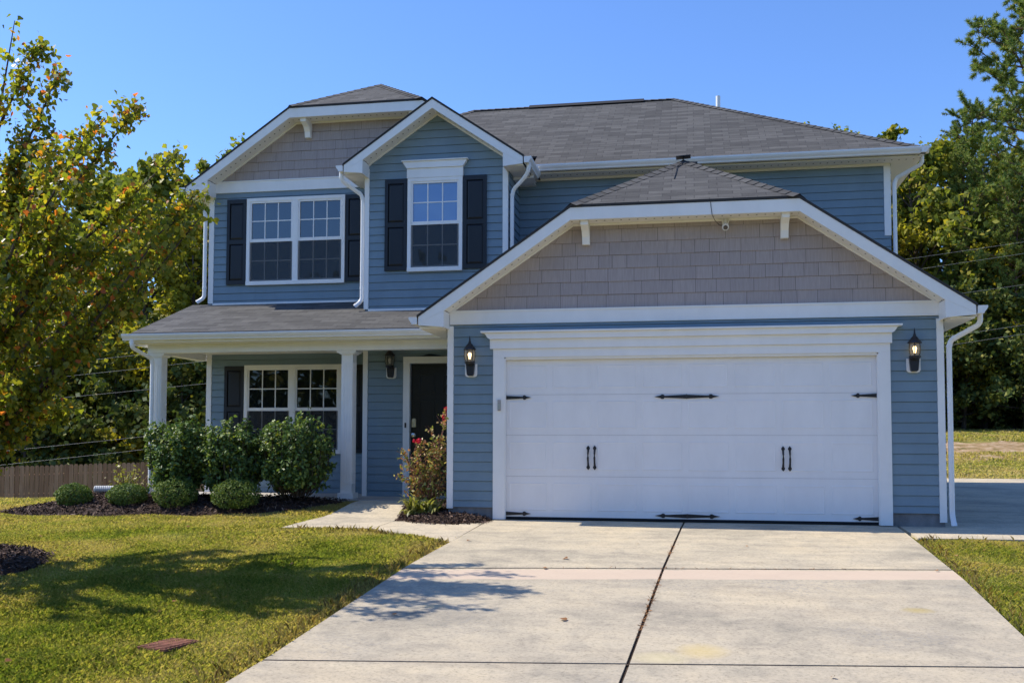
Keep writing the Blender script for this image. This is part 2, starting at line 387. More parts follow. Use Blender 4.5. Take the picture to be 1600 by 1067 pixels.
# ------------------------------------------------------------------ mesh helpers
class MB:
    def __init__(s):
        s.v = []; s.f = []; s.uv = []
    def face(s, pts, uv=None):
        i = len(s.v); s.v += [tuple(p) for p in pts]; s.f.append(tuple(range(i, i + len(pts))))
        s.uv += list(uv) if uv else [(0, 0)] * len(pts)
    def box(s, x0, x1, y0, y1, z0, z1):
        s.prism([(x0, z0), (x1, z0), (x1, z1), (x0, z1)], y0, y1)
    def prism(s, poly, y0, y1, ax='y'):
        """polygon in (x,z) pushed along y (ax='y'); in (y,z) along x (ax='x'); in (x,y) along z (ax='z')"""
        def P(a, b, t):
            return (a, t, b) if ax == 'y' else ((t, a, b) if ax == 'x' else (a, b, t))
        s.face([P(a, b, y0) for a, b in poly]); s.face([P(a, b, y1) for a, b in reversed(poly)])
        k = len(poly)
        for i in range(k):
            a, b = poly[i], poly[(i + 1) % k]
            s.face([P(*a, y0), P(*a, y1), P(*b, y1), P(*b, y0)])
    def sweep(s, prof, path, nrm, caps=True):
        """prof: (u,v) pairs; u along cross(nrm,tangent), v along nrm"""
        nrm = Vector(nrm).normalized(); path = [Vector(p) for p in path]; rings = []
        for i, p in enumerate(path):
            t0 = (p - path[i - 1]).normalized() if i else (path[1] - p).normalized()
            t1 = (path[i + 1] - p).normalized() if i < len(path) - 1 else t0
            t = (t0 + t1).normalized(); k = 1 / max(0.3, t.dot(t0))
            a = nrm.cross(t).normalized()
            rings.append([p + a * u * k + nrm * v for u, v in prof])
        for r0, r1 in zip(rings, rings[1:]):
            for j in range(len(prof)):
                q = (j + 1) % len(prof)
                s.face([r0[j], r0[q], r1[q], r1[j]])
        if caps:
            s.face(rings[0]); s.face(list(reversed(rings[-1])))
    def tube(s, pts, radii, n=6):
        pts = [Vector(p) for p in pts]; rings = []
        ref = Vector((0.13, 0.27, 0.95))
        for i, p in enumerate(pts):
            t = (pts[min(i + 1, len(pts) - 1)] - pts[max(i - 1, 0)]).normalized()
            a = t.cross(ref)
            if a.length < 1e-3: a = t.cross(Vector((1, 0, 0)))
            a.normalize(); b = t.cross(a)
            r = radii[i] if hasattr(radii, '__len__') else radii
            rings.append([p + (a * math.cos(2 * math.pi * k / n) + b * math.sin(2 * math.pi * k / n)) * r for k in range(n)])
        for r0, r1 in zip(rings, rings[1:]):
            for j in range(n):
                q = (j + 1) % n; s.face([r0[j], r0[q], r1[q], r1[j]])
        s.face(rings[0]); s.face(list(reversed(rings[-1])))
    def lathe(s, prof, c, n=14):
        cx, cy, cz = c
        rings = [[(cx + r * math.cos(2 * math.pi * k / n), cy + r * math.sin(2 * math.pi * k / n), cz + z) for k in range(n)] for r, z in prof]
        for r0, r1 in zip(rings, rings[1:]):
            for j in range(n):
                q = (j + 1) % n; s.face([r0[j], r0[q], r1[q], r1[j]])
        s.face(rings[0]); s.face(rings[-1])
    def slab(s, poly, t):
        """roof plane with shingle UVs in metres and thickness t"""
        P = [Vector(p) for p in poly]
        nn = (P[1] - P[0]).cross(P[2] - P[0]).normalized()
        if nn.z < 0: nn = -nn
        h = Vector((0, 0, 1)).cross(nn)
        h = h.normalized() if h.length > 1e-4 else Vector((1, 0, 0))
        sl_ = nn.cross(h)
        s.face(P, [(p.dot(h) + 50, p.dot(sl_) + 50) for p in P])
        lo = [p - Vector((0, 0, t)) for p in P]
        s.face(list(reversed(lo)))
        for i in range(len(P)):
            j = (i + 1) % len(P); s.face([P[i], lo[i], lo[j], P[j]])
    def build(s, name, mat, parent=None, smooth=False, weld=False):
        me = bpy.data.meshes.new(name); me.from_pydata(s.v, [], s.f)
        if any(u != (0, 0) for u in s.uv):
            lay = me.uv_layers.new(name='UVMap'); lay.data.foreach_set('uv', np.array(s.uv, dtype=np.float32).ravel())
        me.materials.append(mat)
        if weld or smooth:
            import bmesh
            bm = bmesh.new(); bm.from_mesh(me); bmesh.ops.remove_doubles(bm, verts=bm.verts, dist=1e-5)
            bmesh.ops.recalc_face_normals(bm, faces=bm.faces); bm.to_mesh(me); bm.free()
        if smooth:
            me.polygons.foreach_set('use_smooth', [True] * len(me.polygons))
            try: me.set_sharp_from_angle(angle=math.radians(40))
            except Exception: pass
        o = bpy.data.objects.new(name, me); COL.objects.link(o)
        if parent: o.parent = parent
        return o

def np_mesh(name, verts, faces, mat, parent=None, smooth=False):
    """verts (N,3) float, faces (M,k) int"""
    me = bpy.data.meshes.new(name); k = faces.shape[1]
    me.vertices.add(len(verts)); me.vertices.foreach_set('co', np.ascontiguousarray(verts, np.float32).ravel())
    me.loops.add(faces.size); me.loops.foreach_set('vertex_index', np.ascontiguousarray(faces, np.int32).ravel())
    me.polygons.add(len(faces))
    me.polygons.foreach_set('loop_start', np.arange(0, faces.size, k, dtype=np.int32))
    me.update(calc_edges=True); me.validate()
    me.materials.append(mat)
    if smooth: me.polygons.foreach_set('use_smooth', np.ones(len(faces), bool))
    o = bpy.data.objects.new(name, me); COL.objects.link(o)
    if parent: o.parent = parent
    return o

def rpath(pts, r=0.06, k=4):
    """polyline with rounded corners"""
    P = [Vector(p) for p in pts]; out = [P[0]]
    for a, b, c_ in zip(P, P[1:], P[2:]):
        d0 = (a - b); d1 = (c_ - b); q = min(r, d0.length * .45, d1.length * .45)
        s0 = b + d0.normalized() * q; s1 = b + d1.normalized() * q
        for i in range(k + 1):
            t = i / k; out.append(s0 * (1 - t) ** 2 + b * 2 * t * (1 - t) + s1 * t * t)
    out.append(P[-1]); return out

def thing(name, label, cat, loc=(0, 0, 0), rz=0.0, group=None):
    o = bpy.data.objects.new(name, None); COL.objects.link(o)
    o.location = loc; o.rotation_euler = (0, 0, rz); o.empty_display_size = 0.2
    return tag(o, label, cat, group)
def tag(o, label, cat, group=None):
    o['label'] = label; o['category'] = cat
    if group: o['group'] = group
    return o
def kind(o, k, label=None, cat=None):
    o['kind'] = k
    if label: o['label'] = label
    if cat: o['category'] = cat
    return o
def dup(root, loc, rz=0.0, sc=1.0, label=None, group=None):
    r = root.copy(); COL.objects.link(r); r.location = loc; r.rotation_euler = (0, 0, rz); r.scale = (sc,) * 3 if not hasattr(sc, '__len__') else sc
    if label: r['label'] = label
    if group: r['group'] = group
    for ch in list(root.children):
        c_ = ch.copy(); COL.objects.link(c_); c_.parent = r
        for gch in list(ch.children):
            d_ = gch.copy(); COL.objects.link(d_); d_.parent = c_
    return r

# ------------------------------------------------------------------ terrain
def sst(a, b, x):
    t = np.clip((x - a) / (b - a), 0, 1); return t * t * (3 - 2 * t)
def gh(x, y):
    x = np.asarray(x, float); y = np.asarray(y, float)
    p = np.interp(y, [-400, -30, -18, -13, -10, -6.7, -3.7, -.5, .3, 1.0], [-1.5, -1.0, -.9, -.78, -.64, -.44, -.19, -.03, -.01, .02])
    left = -.018 * np.clip(-5.5 - x, 0, 12) * sst(-9, 2, y)
    bl = np.interp(y, [3, 6, 11, 18, 30, 400], [0, -.12, -.85, -1.45, -1.5, -1.0])
    br_ = np.interp(y, [1, 5, 11, 17, 21, 24.5, 27, 33, 60, 400], [0, .05, .16, .25, .38, 1.0, 1.3, 1.6, 2.0, 3.0])
    w = sst(-6, 6, x)
    porch = .125 * sst(-.1, 1.15, y) * (1 - sst(3, 4.5, y)) * sst(-7.0, -5.7, x) * (1 - sst(-.1, .35, x))
    return p + left + bl * (1 - w) + br_ * w + porch
def grd(x, y): return float(gh(x, y))

def axis(lims):
    out = []
    for a, b, st in lims: out += list(np.arange(a, b, st))
    return np.array(out + [lims[-1][1]])
xs = axis([(-600, -60, 60), (-60, -16, 4), (-16, 18, .4), (18, 60, 4), (60, 600, 60)])
ys = axis([(-500, -30, 47), (-30, -12, 2), (-12, 14, .35), (14, 36, .8), (36, 60, 4), (60, 900, 70)])
gx, gy = np.meshgrid(xs, ys)
gz = gh(gx, gy)
rough = (np.abs(gx - 1) < 14) & (np.abs(gy) < 40)
gz = gz + rough * 0.012 * np.sin(gx * 2.1 + np.sin(gy * 1.3) * 2) * np.cos(gy * 1.7) + np.where((gy > 20) & (gy < 30) & (gx > 5), 0.06 * np.sin(gx * 2.3 + gy) * np.sin(gy * 1.9 - gx * .7), 0)
def hole(o): return o
vv = np.stack([gx, gy, gz - 0.015], -1).reshape(-1, 3)
nx = len(xs); ii, jj = np.meshgrid(np.arange(nx - 1), np.arange(len(ys) - 1)); q0 = (jj * nx + ii).ravel()
lawn = np_mesh('lawn', vv, np.stack([q0, q0 + 1, q0 + nx + 1, q0 + nx], -1), M['soil'], None, True)
kind(lawn, 'structure', 'grassy front yard and rising ground behind the house', 'ground')

def sheet(mb, quad, top=0.02, nu=12, nv=10, depth=.10, edge=None):
    """a concrete panel laid on the terrain: quad = 4 (x,y) corners, counter-clockwise"""
    a, b, c_, d_ = [np.array(p, float) for p in quad]
    G = [[None] * (nu + 1) for _ in range(nv + 1)]
    for j in range(nv + 1):
        for i in range(nu + 1):
            u, v = i / nu, j / nv
            p = (a * (1 - u) + b * u) * (1 - v) + (d_ * (1 - u) + c_ * u) * v
            G[j][i] = (p[0], p[1], grd(p[0], p[1]) + top)
    for j in range(nv):
        for i in range(nu): mb.face([G[j][i], G[j][i + 1], G[j + 1][i + 1], G[j + 1][i]])
    ring = G[0] + [G[j][nu] for j in range(1, nv + 1)] + G[nv][::-1][1:] + [G[j][0] for j in range(nv - 1, 0, -1)]
    for p, q in zip(ring, ring[1:] + ring[:1]):
        mb.face([p, (p[0], p[1], p[2] - depth), (q[0], q[1], q[2] - depth), q])

XL = lambda y: .635 + .028 * y
XC = lambda y: 3.21 + .045 * y
XR = lambda y: 5.87 + .034 * y
J1 = lambda x: -3.91 + .117 * x
J2 = lambda x: -6.97 + .11 * x
J3 = lambda x: -9.9 + .11 * x
J0 = lambda x: .06
JE = lambda x: -16.0
def crossing(X, J):
    y = -3.
    for _ in range(12): y = J(X(y))
    return X(y), y
mb = MB()
rows = [J0, J1, J2, J3, JE]; cols = [XL, XC, XR]
for jt, jb in zip(rows, rows[1:]):
    for ci in (0, 1):
        A = [crossing(cols[ci], jb), crossing(cols[ci + 1], jb), crossing(cols[ci + 1], jt), crossing(cols[ci], jt)]
        g1 = .016; sh = [(1, 1), (-1, 1), (-1, -1), (1, -1)]
        cg = .0125
        Q = []
        for k, ((x, y), (sx_, sy_)) in enumerate(zip(A, sh)):
            inner = (ci == 0 and sx_ < 0) or (ci == 1 and sx_ > 0)
            gy_ = (.021 if (jt is J1 or jb is J1) else .007)
            Q.append((x + sx_ * (cg if inner else 0), y + sy_ * (gy_ if not (jt is J0 and sy_ < 0) else 0)))
        sheet(mb, Q, .02, 14, 14)
o = mb.build('driveway', M['drive']); kind(o, 'structure', 'wide concrete driveway in slabs in front of the garage', 'driveway')
mb = MB()   # dark joint filler just below the slab tops
jf = [(lambda y: XC(y) - .03, lambda y: XC(y) + .03)]
for y0, y1 in zip(np.arange(-12, 0, .5), np.arange(-11.5, .5, .5)):
    y1 = min(y1, .0)
    mb.face([(XC(y0) - .03, y0, grd(XC(y0), y0) + .006), (XC(y0) + .03, y0, grd(XC(y0), y0) + .006), (XC(y1) + .03, y1, grd(XC(y1), y1) + .006), (XC(y1) - .03, y1, grd(XC(y1), y1) + .006)])
for J in (J1, J2, J3):
    for xx in np.arange(.4, 5.7, .4):
        x1 = xx + .4
        mb.face([(xx, J(xx) - .019, grd(xx, J(xx)) + .018), (x1, J(x1) - .019, grd(x1, J(x1)) + .018), (x1, J(x1) + .019, grd(x1, J(x1)) + .018), (xx, J(xx) + .019, grd(xx, J(xx)) + .018)])
o = mb.build('driveway_joint', M['joint']); kind(o, 'structure')
mb = MB()
sheet(mb, [(-1.90, -1.20), (-.70, -1.13), (-.64, -.40), (-1.78, .2)], .02, 8, 8)
sheet(mb, [(-1.775, .21), (-.645, -.39), (-.90, 1.18), (-1.66, 1.18)], .02, 6, 8)
sheet(mb, [(-.69, -1.13), (.575, -2.12), (.60, -.46), (-.63, -.40)], .02, 8, 8)
o = mb.build('walkway', M['walk']); kind(o, 'structure', 'short concrete walk from the driveway to the porch', 'path')
mb = MB()
sheet(mb, [(5.90, -1.12), (12.5, -1.0), (12.5, 12.1), (6.0, 12.1)], .02, 20, 30)
o = mb.build('parking_pad', M['walk']); kind(o, 'structure', 'concrete parking pad along the right side of the house', 'pavement')

# ------------------------------------------------------------------ the house
H = thing('house', 'two storey blue sided house with white trim, grey shingle roofs and double garage', 'house', (0, 0, 0))
LAP = .132
def siding(mb, fn, z0, z1, lim, off=.0, lap=.017):
    """lapped courses; lim(z) -> list of (a,b); fn(a, out, z) -> xyz"""
    k = math.floor((z0 - off) / LAP + 1e-6)
    while off + k * LAP < z1 - 1e-4:
        a_ = max(z0, off + k * LAP); b_ = min(z1, off + (k + 1) * LAP); k += 1
        if b_ - a_ < .004: continue
        for (p0, p1), (r0, r1) in zip(lim(a_ + 1e-4), lim(b_ - 1e-4)):
            if p1 - p0 < .01: continue
            if r1 - r0 < .0: r0 = r1 = (r0 + r1) / 2
            g_ = b_ - .007
            if abs(p0 - r0) < 1e-6 and abs(p1 - r1) < 1e-6 and p1 - p0 > 2.2 and (k // 2) % 3:
                xs_ = p0 + .5 + ((k // 2) * 1.37 % 1.0) * (p1 - p0 - 1.0)          # lengths of vinyl lap over each other
                mb.face([fn(p0, lap + .003, a_ + .001), fn(xs_, lap + .003, a_ + .001), fn(xs_, .008, g_ - .001), fn(p0, .008, g_ - .001)])
                mb.face([fn(xs_, lap + .003, a_ + .001), fn(xs_, lap, a_ + .001), fn(xs_, .005, g_), fn(xs_, .008, g_ - .001)])
            mb.face([fn(p0, lap, a_), fn(p1, lap, a_), fn(r1, .005, g_), fn(r0, .005, g_)])
            mb.face([fn(p0, -.004, a_), fn(p1, -.004, a_), fn(p1, lap, a_), fn(p0, lap, a_)])
            mb.face([fn(r0, .005, g_), fn(r1, .005, g_), fn(r1, -.004, g_), fn(r0, -.004, g_)])
            mb.face([fn(r0, -.004, g_), fn(r1, -.004, g_), fn(r1, -.004, b_), fn(r0, -.004, b_)])
def front(Y): return lambda a, o_, z: (a, Y - o_, z)
def right(X): return lambda a, o_, z: (X + o_, a, z)
def left_(X): return lambda a, o_, z: (X - o_, a, z)
def back_(Y): return lambda a, o_, z: (a, Y + o_, z)
SL = .68
YB, YW, YM = 2.35, 3.1, 3.4          # entry bay, left wing and main wall fronts
YK = 10.4                            # back wall

# foundation
mb = MB()
mb.prism([(.012, .012), (.645, .012), (.645, .2), (.2, .2), (.2, 1.2), (.012, 1.2)], -.12, .17, 'z'); mb.build('foundation', M['found'], H)
mb = MB(); mb.prism([(5.83, .012), (6.458, .012), (6.458, YK - .012), (-5.188, YK - .012), (-5.188, YW + .012), (-5.0, YW + .012), (-5.0, YK - .2), (6.25, YK - .2), (6.25, .2), (5.83, .2)], -.9, .17, 'z')
mb.build('foundation', M['found'], H)

# walls
mb = MB()
siding(mb, front(0), .17, 2.68, lambda z: [(.0, .66), (5.81, 6.47)])
siding(mb, front(0), 2.44, 2.69, lambda z: [(.66, 5.81)])
siding(mb, left_(0), .17, 2.9, lambda z: [(0, YB)])
siding(mb, right(6.47), .17, 2.9, lambda z: [(0, YM)])
mb.build('garage_wall', M['blue'], H)
mb = MB()
gz_b = lambda z: max(0, (6.47 - z) / SL) if z > 5.655 else 1.2
def bay(z):
    if z < 2.40: return [(-2.0, -1.33), (-.20, .0)]
    if z < 2.62: return [(-2.0, -.9), (-.9, .0)]
    if z < 3.0: return [(-2.0, -.9), (-.9, 0.4)]
    h_ = gz_b(z); return [(-.8 - h_, -.8), (-.8, -.8 + h_)]
for za, zb in ((.17, 2.39), (2.39, 2.61), (2.61, 2.99), (3.0, 6.47)): siding(mb, front(YB), za, zb, bay)
siding(mb, right(.4), 2.6, 5.6, lambda z: [(YB, YM)])
siding(mb, left_(-2.0), .17, 5.6, lambda z: [(YB, YW)])
mb.build('entry_wall', M['blue'], H)
mb = MB()
siding(mb, front(YW), .17, 5.55, lambda z: [(-5.2, -2.0)])
siding(mb, left_(-5.2), .17, 5.6, lambda z: [(YW, YK)])
mb.build('wing_wall', M['blue'], H)
mb = MB()
siding(mb, front(YM), 2.6, 5.6, lambda z: [(.4, 6.5)])
siding(mb, right(6.5), .17, 5.6, lambda z: [(YM, YK)])
siding(mb, back_(YK), .17, 5.6, lambda z: [(-5.2, 6.5)])
mb.build('main_wall', M['blue'], H)

# corner boards and wall-foot flashings
def cboard(x0, x1, y, z0, z1, dep=None, side=None):
    mb = MB(); mb.box(x0, x1, y - .022, y, z0, z1)
    if side == 'r': mb.box(x1 - .02, x1 + .003, y, y + .09, z0, z1)
    if side == 'l': mb.box(x0 - .003, x0 + .02, y, y + .09, z0, z1)
    return mb.build('corner_board', M['white'], H)
cboard(-.004, .082, 0, .15, 2.66, side='l'); cboard(6.39, 6.475, 0, .06, 2.64, side='r')
cboard(-2.03, -1.95, YB, .17, 2.60, side='l'); cboard(-2.03, -1.95, YB, 3.25, 5.60, side='l')
cboard(.315, .402, YB, 3.2, 5.52, side='r')
cboard(-5.205, -5.11, YW, .17, 2.60, side='l'); cboard(-5.205, -5.11, YW, 3.52, 5.50, side='l')
cboard(6.40, 6.505, YM, 4.4, 5.58, side='r')
mb = MB(); mb.box(-5.11, -2.03, YW - .03, YW, 3.475, 3.52); mb.build('flashing', M['white'], H)
mb = MB(); mb.box(-1.95, .315, YB - .03, YB, 3.21, 3.25); mb.build('flashing', M['white'], H)

# friezes under the shakes
def frieze(x0, x1, y, z0, z1):
    mb = MB(); mb.box(x0, x1, y - .03, y, z0, z1 - .02); mb.box(x0, x1, y - .042, y, z1 - .02, z1); mb.box(x0, x1, y - .036, y, z0 - .012, z0)
    mb.build('frieze_board', M['white'], H)
frieze(.033, 6.43, 0, 2.69, 2.87)
frieze(-5.10, -2.04, YW, 5.515, 5.71)

# shake gables
def shakes(y, z0, z1, half, xc, rh, xmax=99):
    mb = MB(); r_ = random.Random(int(y * 10) + 3); k = 0
    while z0 + k * rh < z1:
        za = z0 + k * rh; zb = min(za + rh, z1); k += 1
        x = xc - half(za) - r_.random() * .1
        while x < xc + half(za):
            w = r_.choice((.18, .24, .30, .36, .42)) * (.9 + .25 * r_.random()); xa, xb = x, x + w - .004; x += w
            la, lb = xc - half(za), xc - half(zb); ra, rb = xc + half(za), xc + half(zb)
            pa, pb = max(xa, la), min(xb, ra); qa, qb = max(xa, lb), min(xb, rb)
            if pb - pa < .01 or pa > xmax: continue
            if qb < qa: qa = qb = min(max((xa + xb) / 2, lb), rb)
            out = .013 + r_.random() * .005; dz = r_.random() * .004
            i = len(mb.v)
            P = [(pa, y - out, za + dz), (pb, y - out, za + dz), (qb, y - .004, zb), (qa, y - .004, zb), (pa, y, za + dz), (pb, y, za + dz)]
            mb.v += P; mb.f += [(i, i + 1, i + 2, i + 3), (i + 4, i + 5, i + 1, i)]; mb.uv += [(0, 0)] * 8
    o = mb.build('gable_shakes', M['shake'], H)
    b2 = MB(); b2.face([(xc - half(z0), y - .002, z0), (xc + half(z0), y - .002, z0), (xc + half(z1), y - .002, z1), (xc - half(z1), y - .002, z1)])
    b2.build('backing', M['shakeback'], o)
GXC, GE, GSH = 3.225, 2.78, 4.21          # garage roof: centre, eave height, shoulder height
WXC, WE, WSH = -2.365, 5.58, 6.90
shakes(0, 2.87, GSH - .175, lambda z: 3.575 - (z + .18 - GE) / SL, GXC, .178)
shakes(YW, 5.71, WSH - .17, lambda z: 3.14 - (z + .18 - WE) / SL, WXC, .165)

# ---- roofs
def gable_roof(name, xc, half, ze, zsh, y0, ypk, yend, t=.035, parent=H):   # shoulders at zsh, peak set back at ypk
    zr = ze + SL * half; xs_ = half - (zsh - ze) / SL; mb = MB()
    mb.slab([(xc - half, y0, ze), (xc - xs_, y0, zsh), (xc, ypk, zr), (xc, yend, zr), (xc - half, yend, ze)], t)
    mb.slab([(xc + xs_, y0, zsh), (xc + half, y0, ze), (xc + half, yend, ze), (xc, yend, zr), (xc, ypk, zr)], t)
    if xs_ > .01: mb.slab([(xc - xs_, y0, zsh), (xc + xs_, y0, zsh), (xc, ypk, zr)], t)
    # ridge and hip cap shingles
    caps = [((xc, ypk, zr), (xc, yend, zr))]
    if xs_ > .01: caps += [((xc - xs_, y0, zsh), (xc, ypk, zr)), ((xc + xs_, y0, zsh), (xc, ypk, zr))]
    if xs_ > .01: hipcaps(mb, caps)
    return mb.build(name, M['shingle'], parent)
def hipcaps(mb, lines):
    for a, b_ in lines:
        a = Vector(a); b_ = Vector(b_); L = (b_ - a).length; n_ = max(1, int(L / .15)); d = (b_ - a) / n_
        sd = d.cross(Vector((0, 0, 1))).normalized() * .12
        for i in range(n_):
            p = a + d * i; q = p + d * 1.08; up = Vector((0, 0, .012)); dn = Vector((0, 0, -.045))
            u0, u1 = (i * .31) % 7, (i * .31) % 7 + .15
            mb.face([p + up * 1.7, q + up, q + sd + dn, p + sd + dn + up], [(u0, .01), (u1, .01), (u1, .12), (u0, .12)])
            mb.face([p + up * 1.7, p - sd + dn + up, q - sd + dn, q + up], [(u0, .01), (u0, .12), (u1, .12), (u1, .01)])
gable_roof('garage_roof', GXC, 3.575, GE, GSH, -.37, 1.37, YM)
wing_roof = gable_roof('wing_roof', WXC, 3.14, WE, WSH, 2.735, 4.17, 6.4)
gable_roof('entry_roof', -.79, 1.51, 5.615, 5.615 + SL * 1.51, 1.985, 1.985, 5.2)
# main hip roof
mb = MB(); ex0, ex1, ey0, ey1, ez = -5.1, 6.88, 3.0, 10.8, 5.72
ry = (ey0 + ey1) / 2; rr = ry - ey0; rz = ez + .60 * rr; rx0, rx1 = ex0 + rr, ex1 - rr
mb.slab([(.70, ey0, ez), (ex1, ey0, ez), (rx1, ry, rz), (rx0, ry, rz), (ex0 + .5, ey0 + .5, ez + .30), (.70, ey0 + .5, ez + .30)], .035)
mb.slab([(ex1, ey0, ez), (ex1, ey1, ez), (rx1, ry, rz)], .035)
mb.slab([(ex1, ey1, ez), (ex0, ey1, ez), (rx0, ry, rz), (rx1, ry, rz)], .035)
mb.slab([(ex0, ey1, ez), (ex0, ey0 + .5, ez), (ex0 + .5, ey0 + .5, ez + .30), (rx0, ry, rz)], .035)
hipcaps(mb, [((ex1, ey0, ez), (rx1, ry, rz)), ((ex0 + .6, ey0 + .6, ez + .36), (rx0, ry, rz)), ((ex1, ey1, ez), (rx1, ry, rz)), ((rx0, ry, rz), (rx1, ry, rz))])
mr = mb.build('main_roof', M['shingle'], H)
mb = MB(); mb.prism([(ry - .16, rz - .06), (ry, rz + .045), (ry + .16, rz - .06), (ry, rz - .03)], .0, 2.38, 'x'); mb.build('ridge_vent', M['dark'], mr)
mb = MB(); mb.lathe([(.045, 0), (.045, .80)], (3.88, 7.3, 7.40)); mb.build('vent_pipe', M['white'], mr, True)
# porch roof (shed, raked left end)
mb = MB(); PZ0, PS, PY0 = 2.79, .364, 1.15
pz = lambda y: PZ0 + PS * (y - PY0)
mb.slab([(-5.52, PY0, PZ0), (.45, PY0, PZ0), (.45, YB + .02, pz(YB + .02)), (-1.98, YB + .02, pz(YB + .02)), (-1.98, YW + .02, pz(YW + .02)), (-5.52, YW + .02, pz(YW + .02))], .03)
mb.build('porch_roof', M['shingle'], H)

# rake boards, soffits, boxed returns
def rake(name_y, xc, half, ze, zsh, y0, yw, fw=.165, wall_half=None, pork=True):
    d = .038; xs_ = half - (zsh - ze) / SL; zf = ze - d; zs_ = zsh - d; hh = half - .02
    mb = MB(); P = mb.prism; yf = y0 + .03
    tw = .155                                        # boxed return width from the tip
    wx = wall_half
    zt = lambda h_: zf + SL * (half - h_)            # roof underside at distance h_ from centre
    for sgn in (-1, 1):
        X = lambda h_: xc + sgn * h_
        if xs_ > .01:
            P([(X(hh), zt(hh)), (X(xs_), zs_), (X(xs_), zs_ - fw), (X(wx), zt(wx) - fw), (X(hh), zt(hh) - .09)], y0, yf)
        else:
            P([(X(hh), zt(hh)), (X(0), zt(0)), (X(0), zt(0) - fw), (X(wx), zt(wx) - fw), (X(hh), zt(hh) - .09)], y0, yf)
        # boxed return: fills below the fascia out to the eave tip
        P([(X(hh), zt(hh) - .091), (X(wx), zt(wx) - fw - .001), (X(wx), zt(hh) - .145), (X(hh), zt(hh) - .115)], y0 + .002, yf)
    if xs_ > .01: P([(xc - xs_ + .001, zs_), (xc + xs_ - .001, zs_), (xc + xs_ - .001, zs_ - fw), (xc - xs_ + .001, zs_ - fw)], y0, yf)
    for sgn in (-1, 1):                                  # end board tying the boxed return to the wall
        a_, b_ = xc + sgn * wx, xc + sgn * (wx + .02)
        mb.box(min(a_, b_), max(a_, b_), yf, yw - .001, zt(hh) - .144, zt(wx) - fw + .004)
    mb.build('rake_board', M['white'], H)
    sb = MB(); zz = lambda h_: zt(h_) - fw + .012
    for sgn in (-1, 1):
        X = lambda h_: xc + sgn * h_
        h1 = xs_ if xs_ > .01 else 0.0
        L = math.hypot(wx - h1, zz(h1) - zz(wx))
        sb.face([(X(wx), yf, zz(wx)), (X(h1), yf, zz(h1)), (X(h1), yw, zz(h1)), (X(wx), yw, zz(wx))], [(0, 0.001), (L, 0.001), (L, 1), (0, 1)])
        zb = zt(hh) - .135
        sb.face([(X(hh), yf, zb + .025), (X(wx), yf, zb), (X(wx), yw, zb), (X(hh), yw, zb + .025)])
    if xs_ > .01:
        z_ = zs_ - fw + .012
        sb.face([(xc - xs_, yf, z_), (xc + xs_, yf, z_), (xc + xs_, yw, z_), (xc - xs_, yw, z_)], [(0, 0.001), (2 * xs_, 0.001), (2 * xs_, 1), (0, 1)])
    sb.build('soffit', M['soffit'], H)
    jb = MB()                                        # J-channel along wall top
    for sgn in (-1, 1):
        X = lambda h_: xc + sgn * h_
        h1 = xs_ if xs_ > .01 else 0.0
        jb.prism([(X(wx), zz(wx) - .002), (X(h1), zz(h1) - .002), (X(h1), zz(h1) - .026), (X(wx), zz(wx) - .026)], yw - .035, yw - .004)
    if xs_ > .01: jb.box(xc - xs_, xc + xs_, yw - .036, yw - .004, zs_ - fw - .016, zs_ - fw + .01)
    jb.build('channel_trim', M['soffit'], H)
rake('g', GXC, 3.575, GE, GSH, -.36, 0, .165, 3.20)
rake('w', WXC, 3.14, WE, WSH, 2.745, YW, .165, 2.72)
rake('e', -.79, 1.51, 5.615, 5.615 + SL * 1.51, 1.995, YB, .145, 1.17)
# white cheek blocks closing the boxed returns back to the wall corners
for q in ((-.33, -.02, -.30, 3.3, 2.60, 2.625), (6.49, 6.78, -.30, YK, 2.60, 2.625), (-5.48, -5.21, 2.79, YK, 5.40, 5.425), (-2.28, -2.03, 2.04, 3.1, 5.455, 5.475), (.42, .70, 2.04, 3.4, 5.455, 5.475)):
    mb = MB(); mb.box(*q); mb.build('eave_soffit', M['soffit'], H)
mb = MB(); mb.prism([(.42, 3.03), (6.86, 3.03), (6.86, 10.7), (6.52, 10.7), (6.52, YM - .015), (.42, YM - .015)], 5.575, 5.60, 'z')
o = mb.build('eave_soffit', M['soffit'], H)
me = o.data
if not me.uv_layers: lay = me.uv_layers.new(name='UVMap')
uvd = me.uv_layers[0].data
for poly in me.polygons:
    for li in poly.loop_indices:
        co = me.vertices[me.loops[li].vertex_index].co; uvd[li].uv = (co.x, (co.y - 3.03) / .36)
mb = MB(); mb.box(.42, 6.5, YM - .04, YM - .004, 5.54, 5.574); mb.build('channel_trim', M['soffit'], H)

# gable brackets
def bracket(x, yw, zt, name='bracket'):
    mb = MB(); w = .05
    prof = [(yw - .015, zt), (yw - .30, zt), (yw - .30, zt - .075), (yw - .27, zt - .085), (yw - .16, zt - .13), (yw - .10, zt - .20), (yw - .085, zt - .30), (yw - .015, zt - .30)]
    mb.prism(prof, x - w, x + w, 'x'); mb.build('bracket', M['white'], H)
for x in (1.93, 4.53): bracket(x, 0, GSH - .185)
for x in (-3.33, -1.36): bracket(x, YW, WSH - .185)

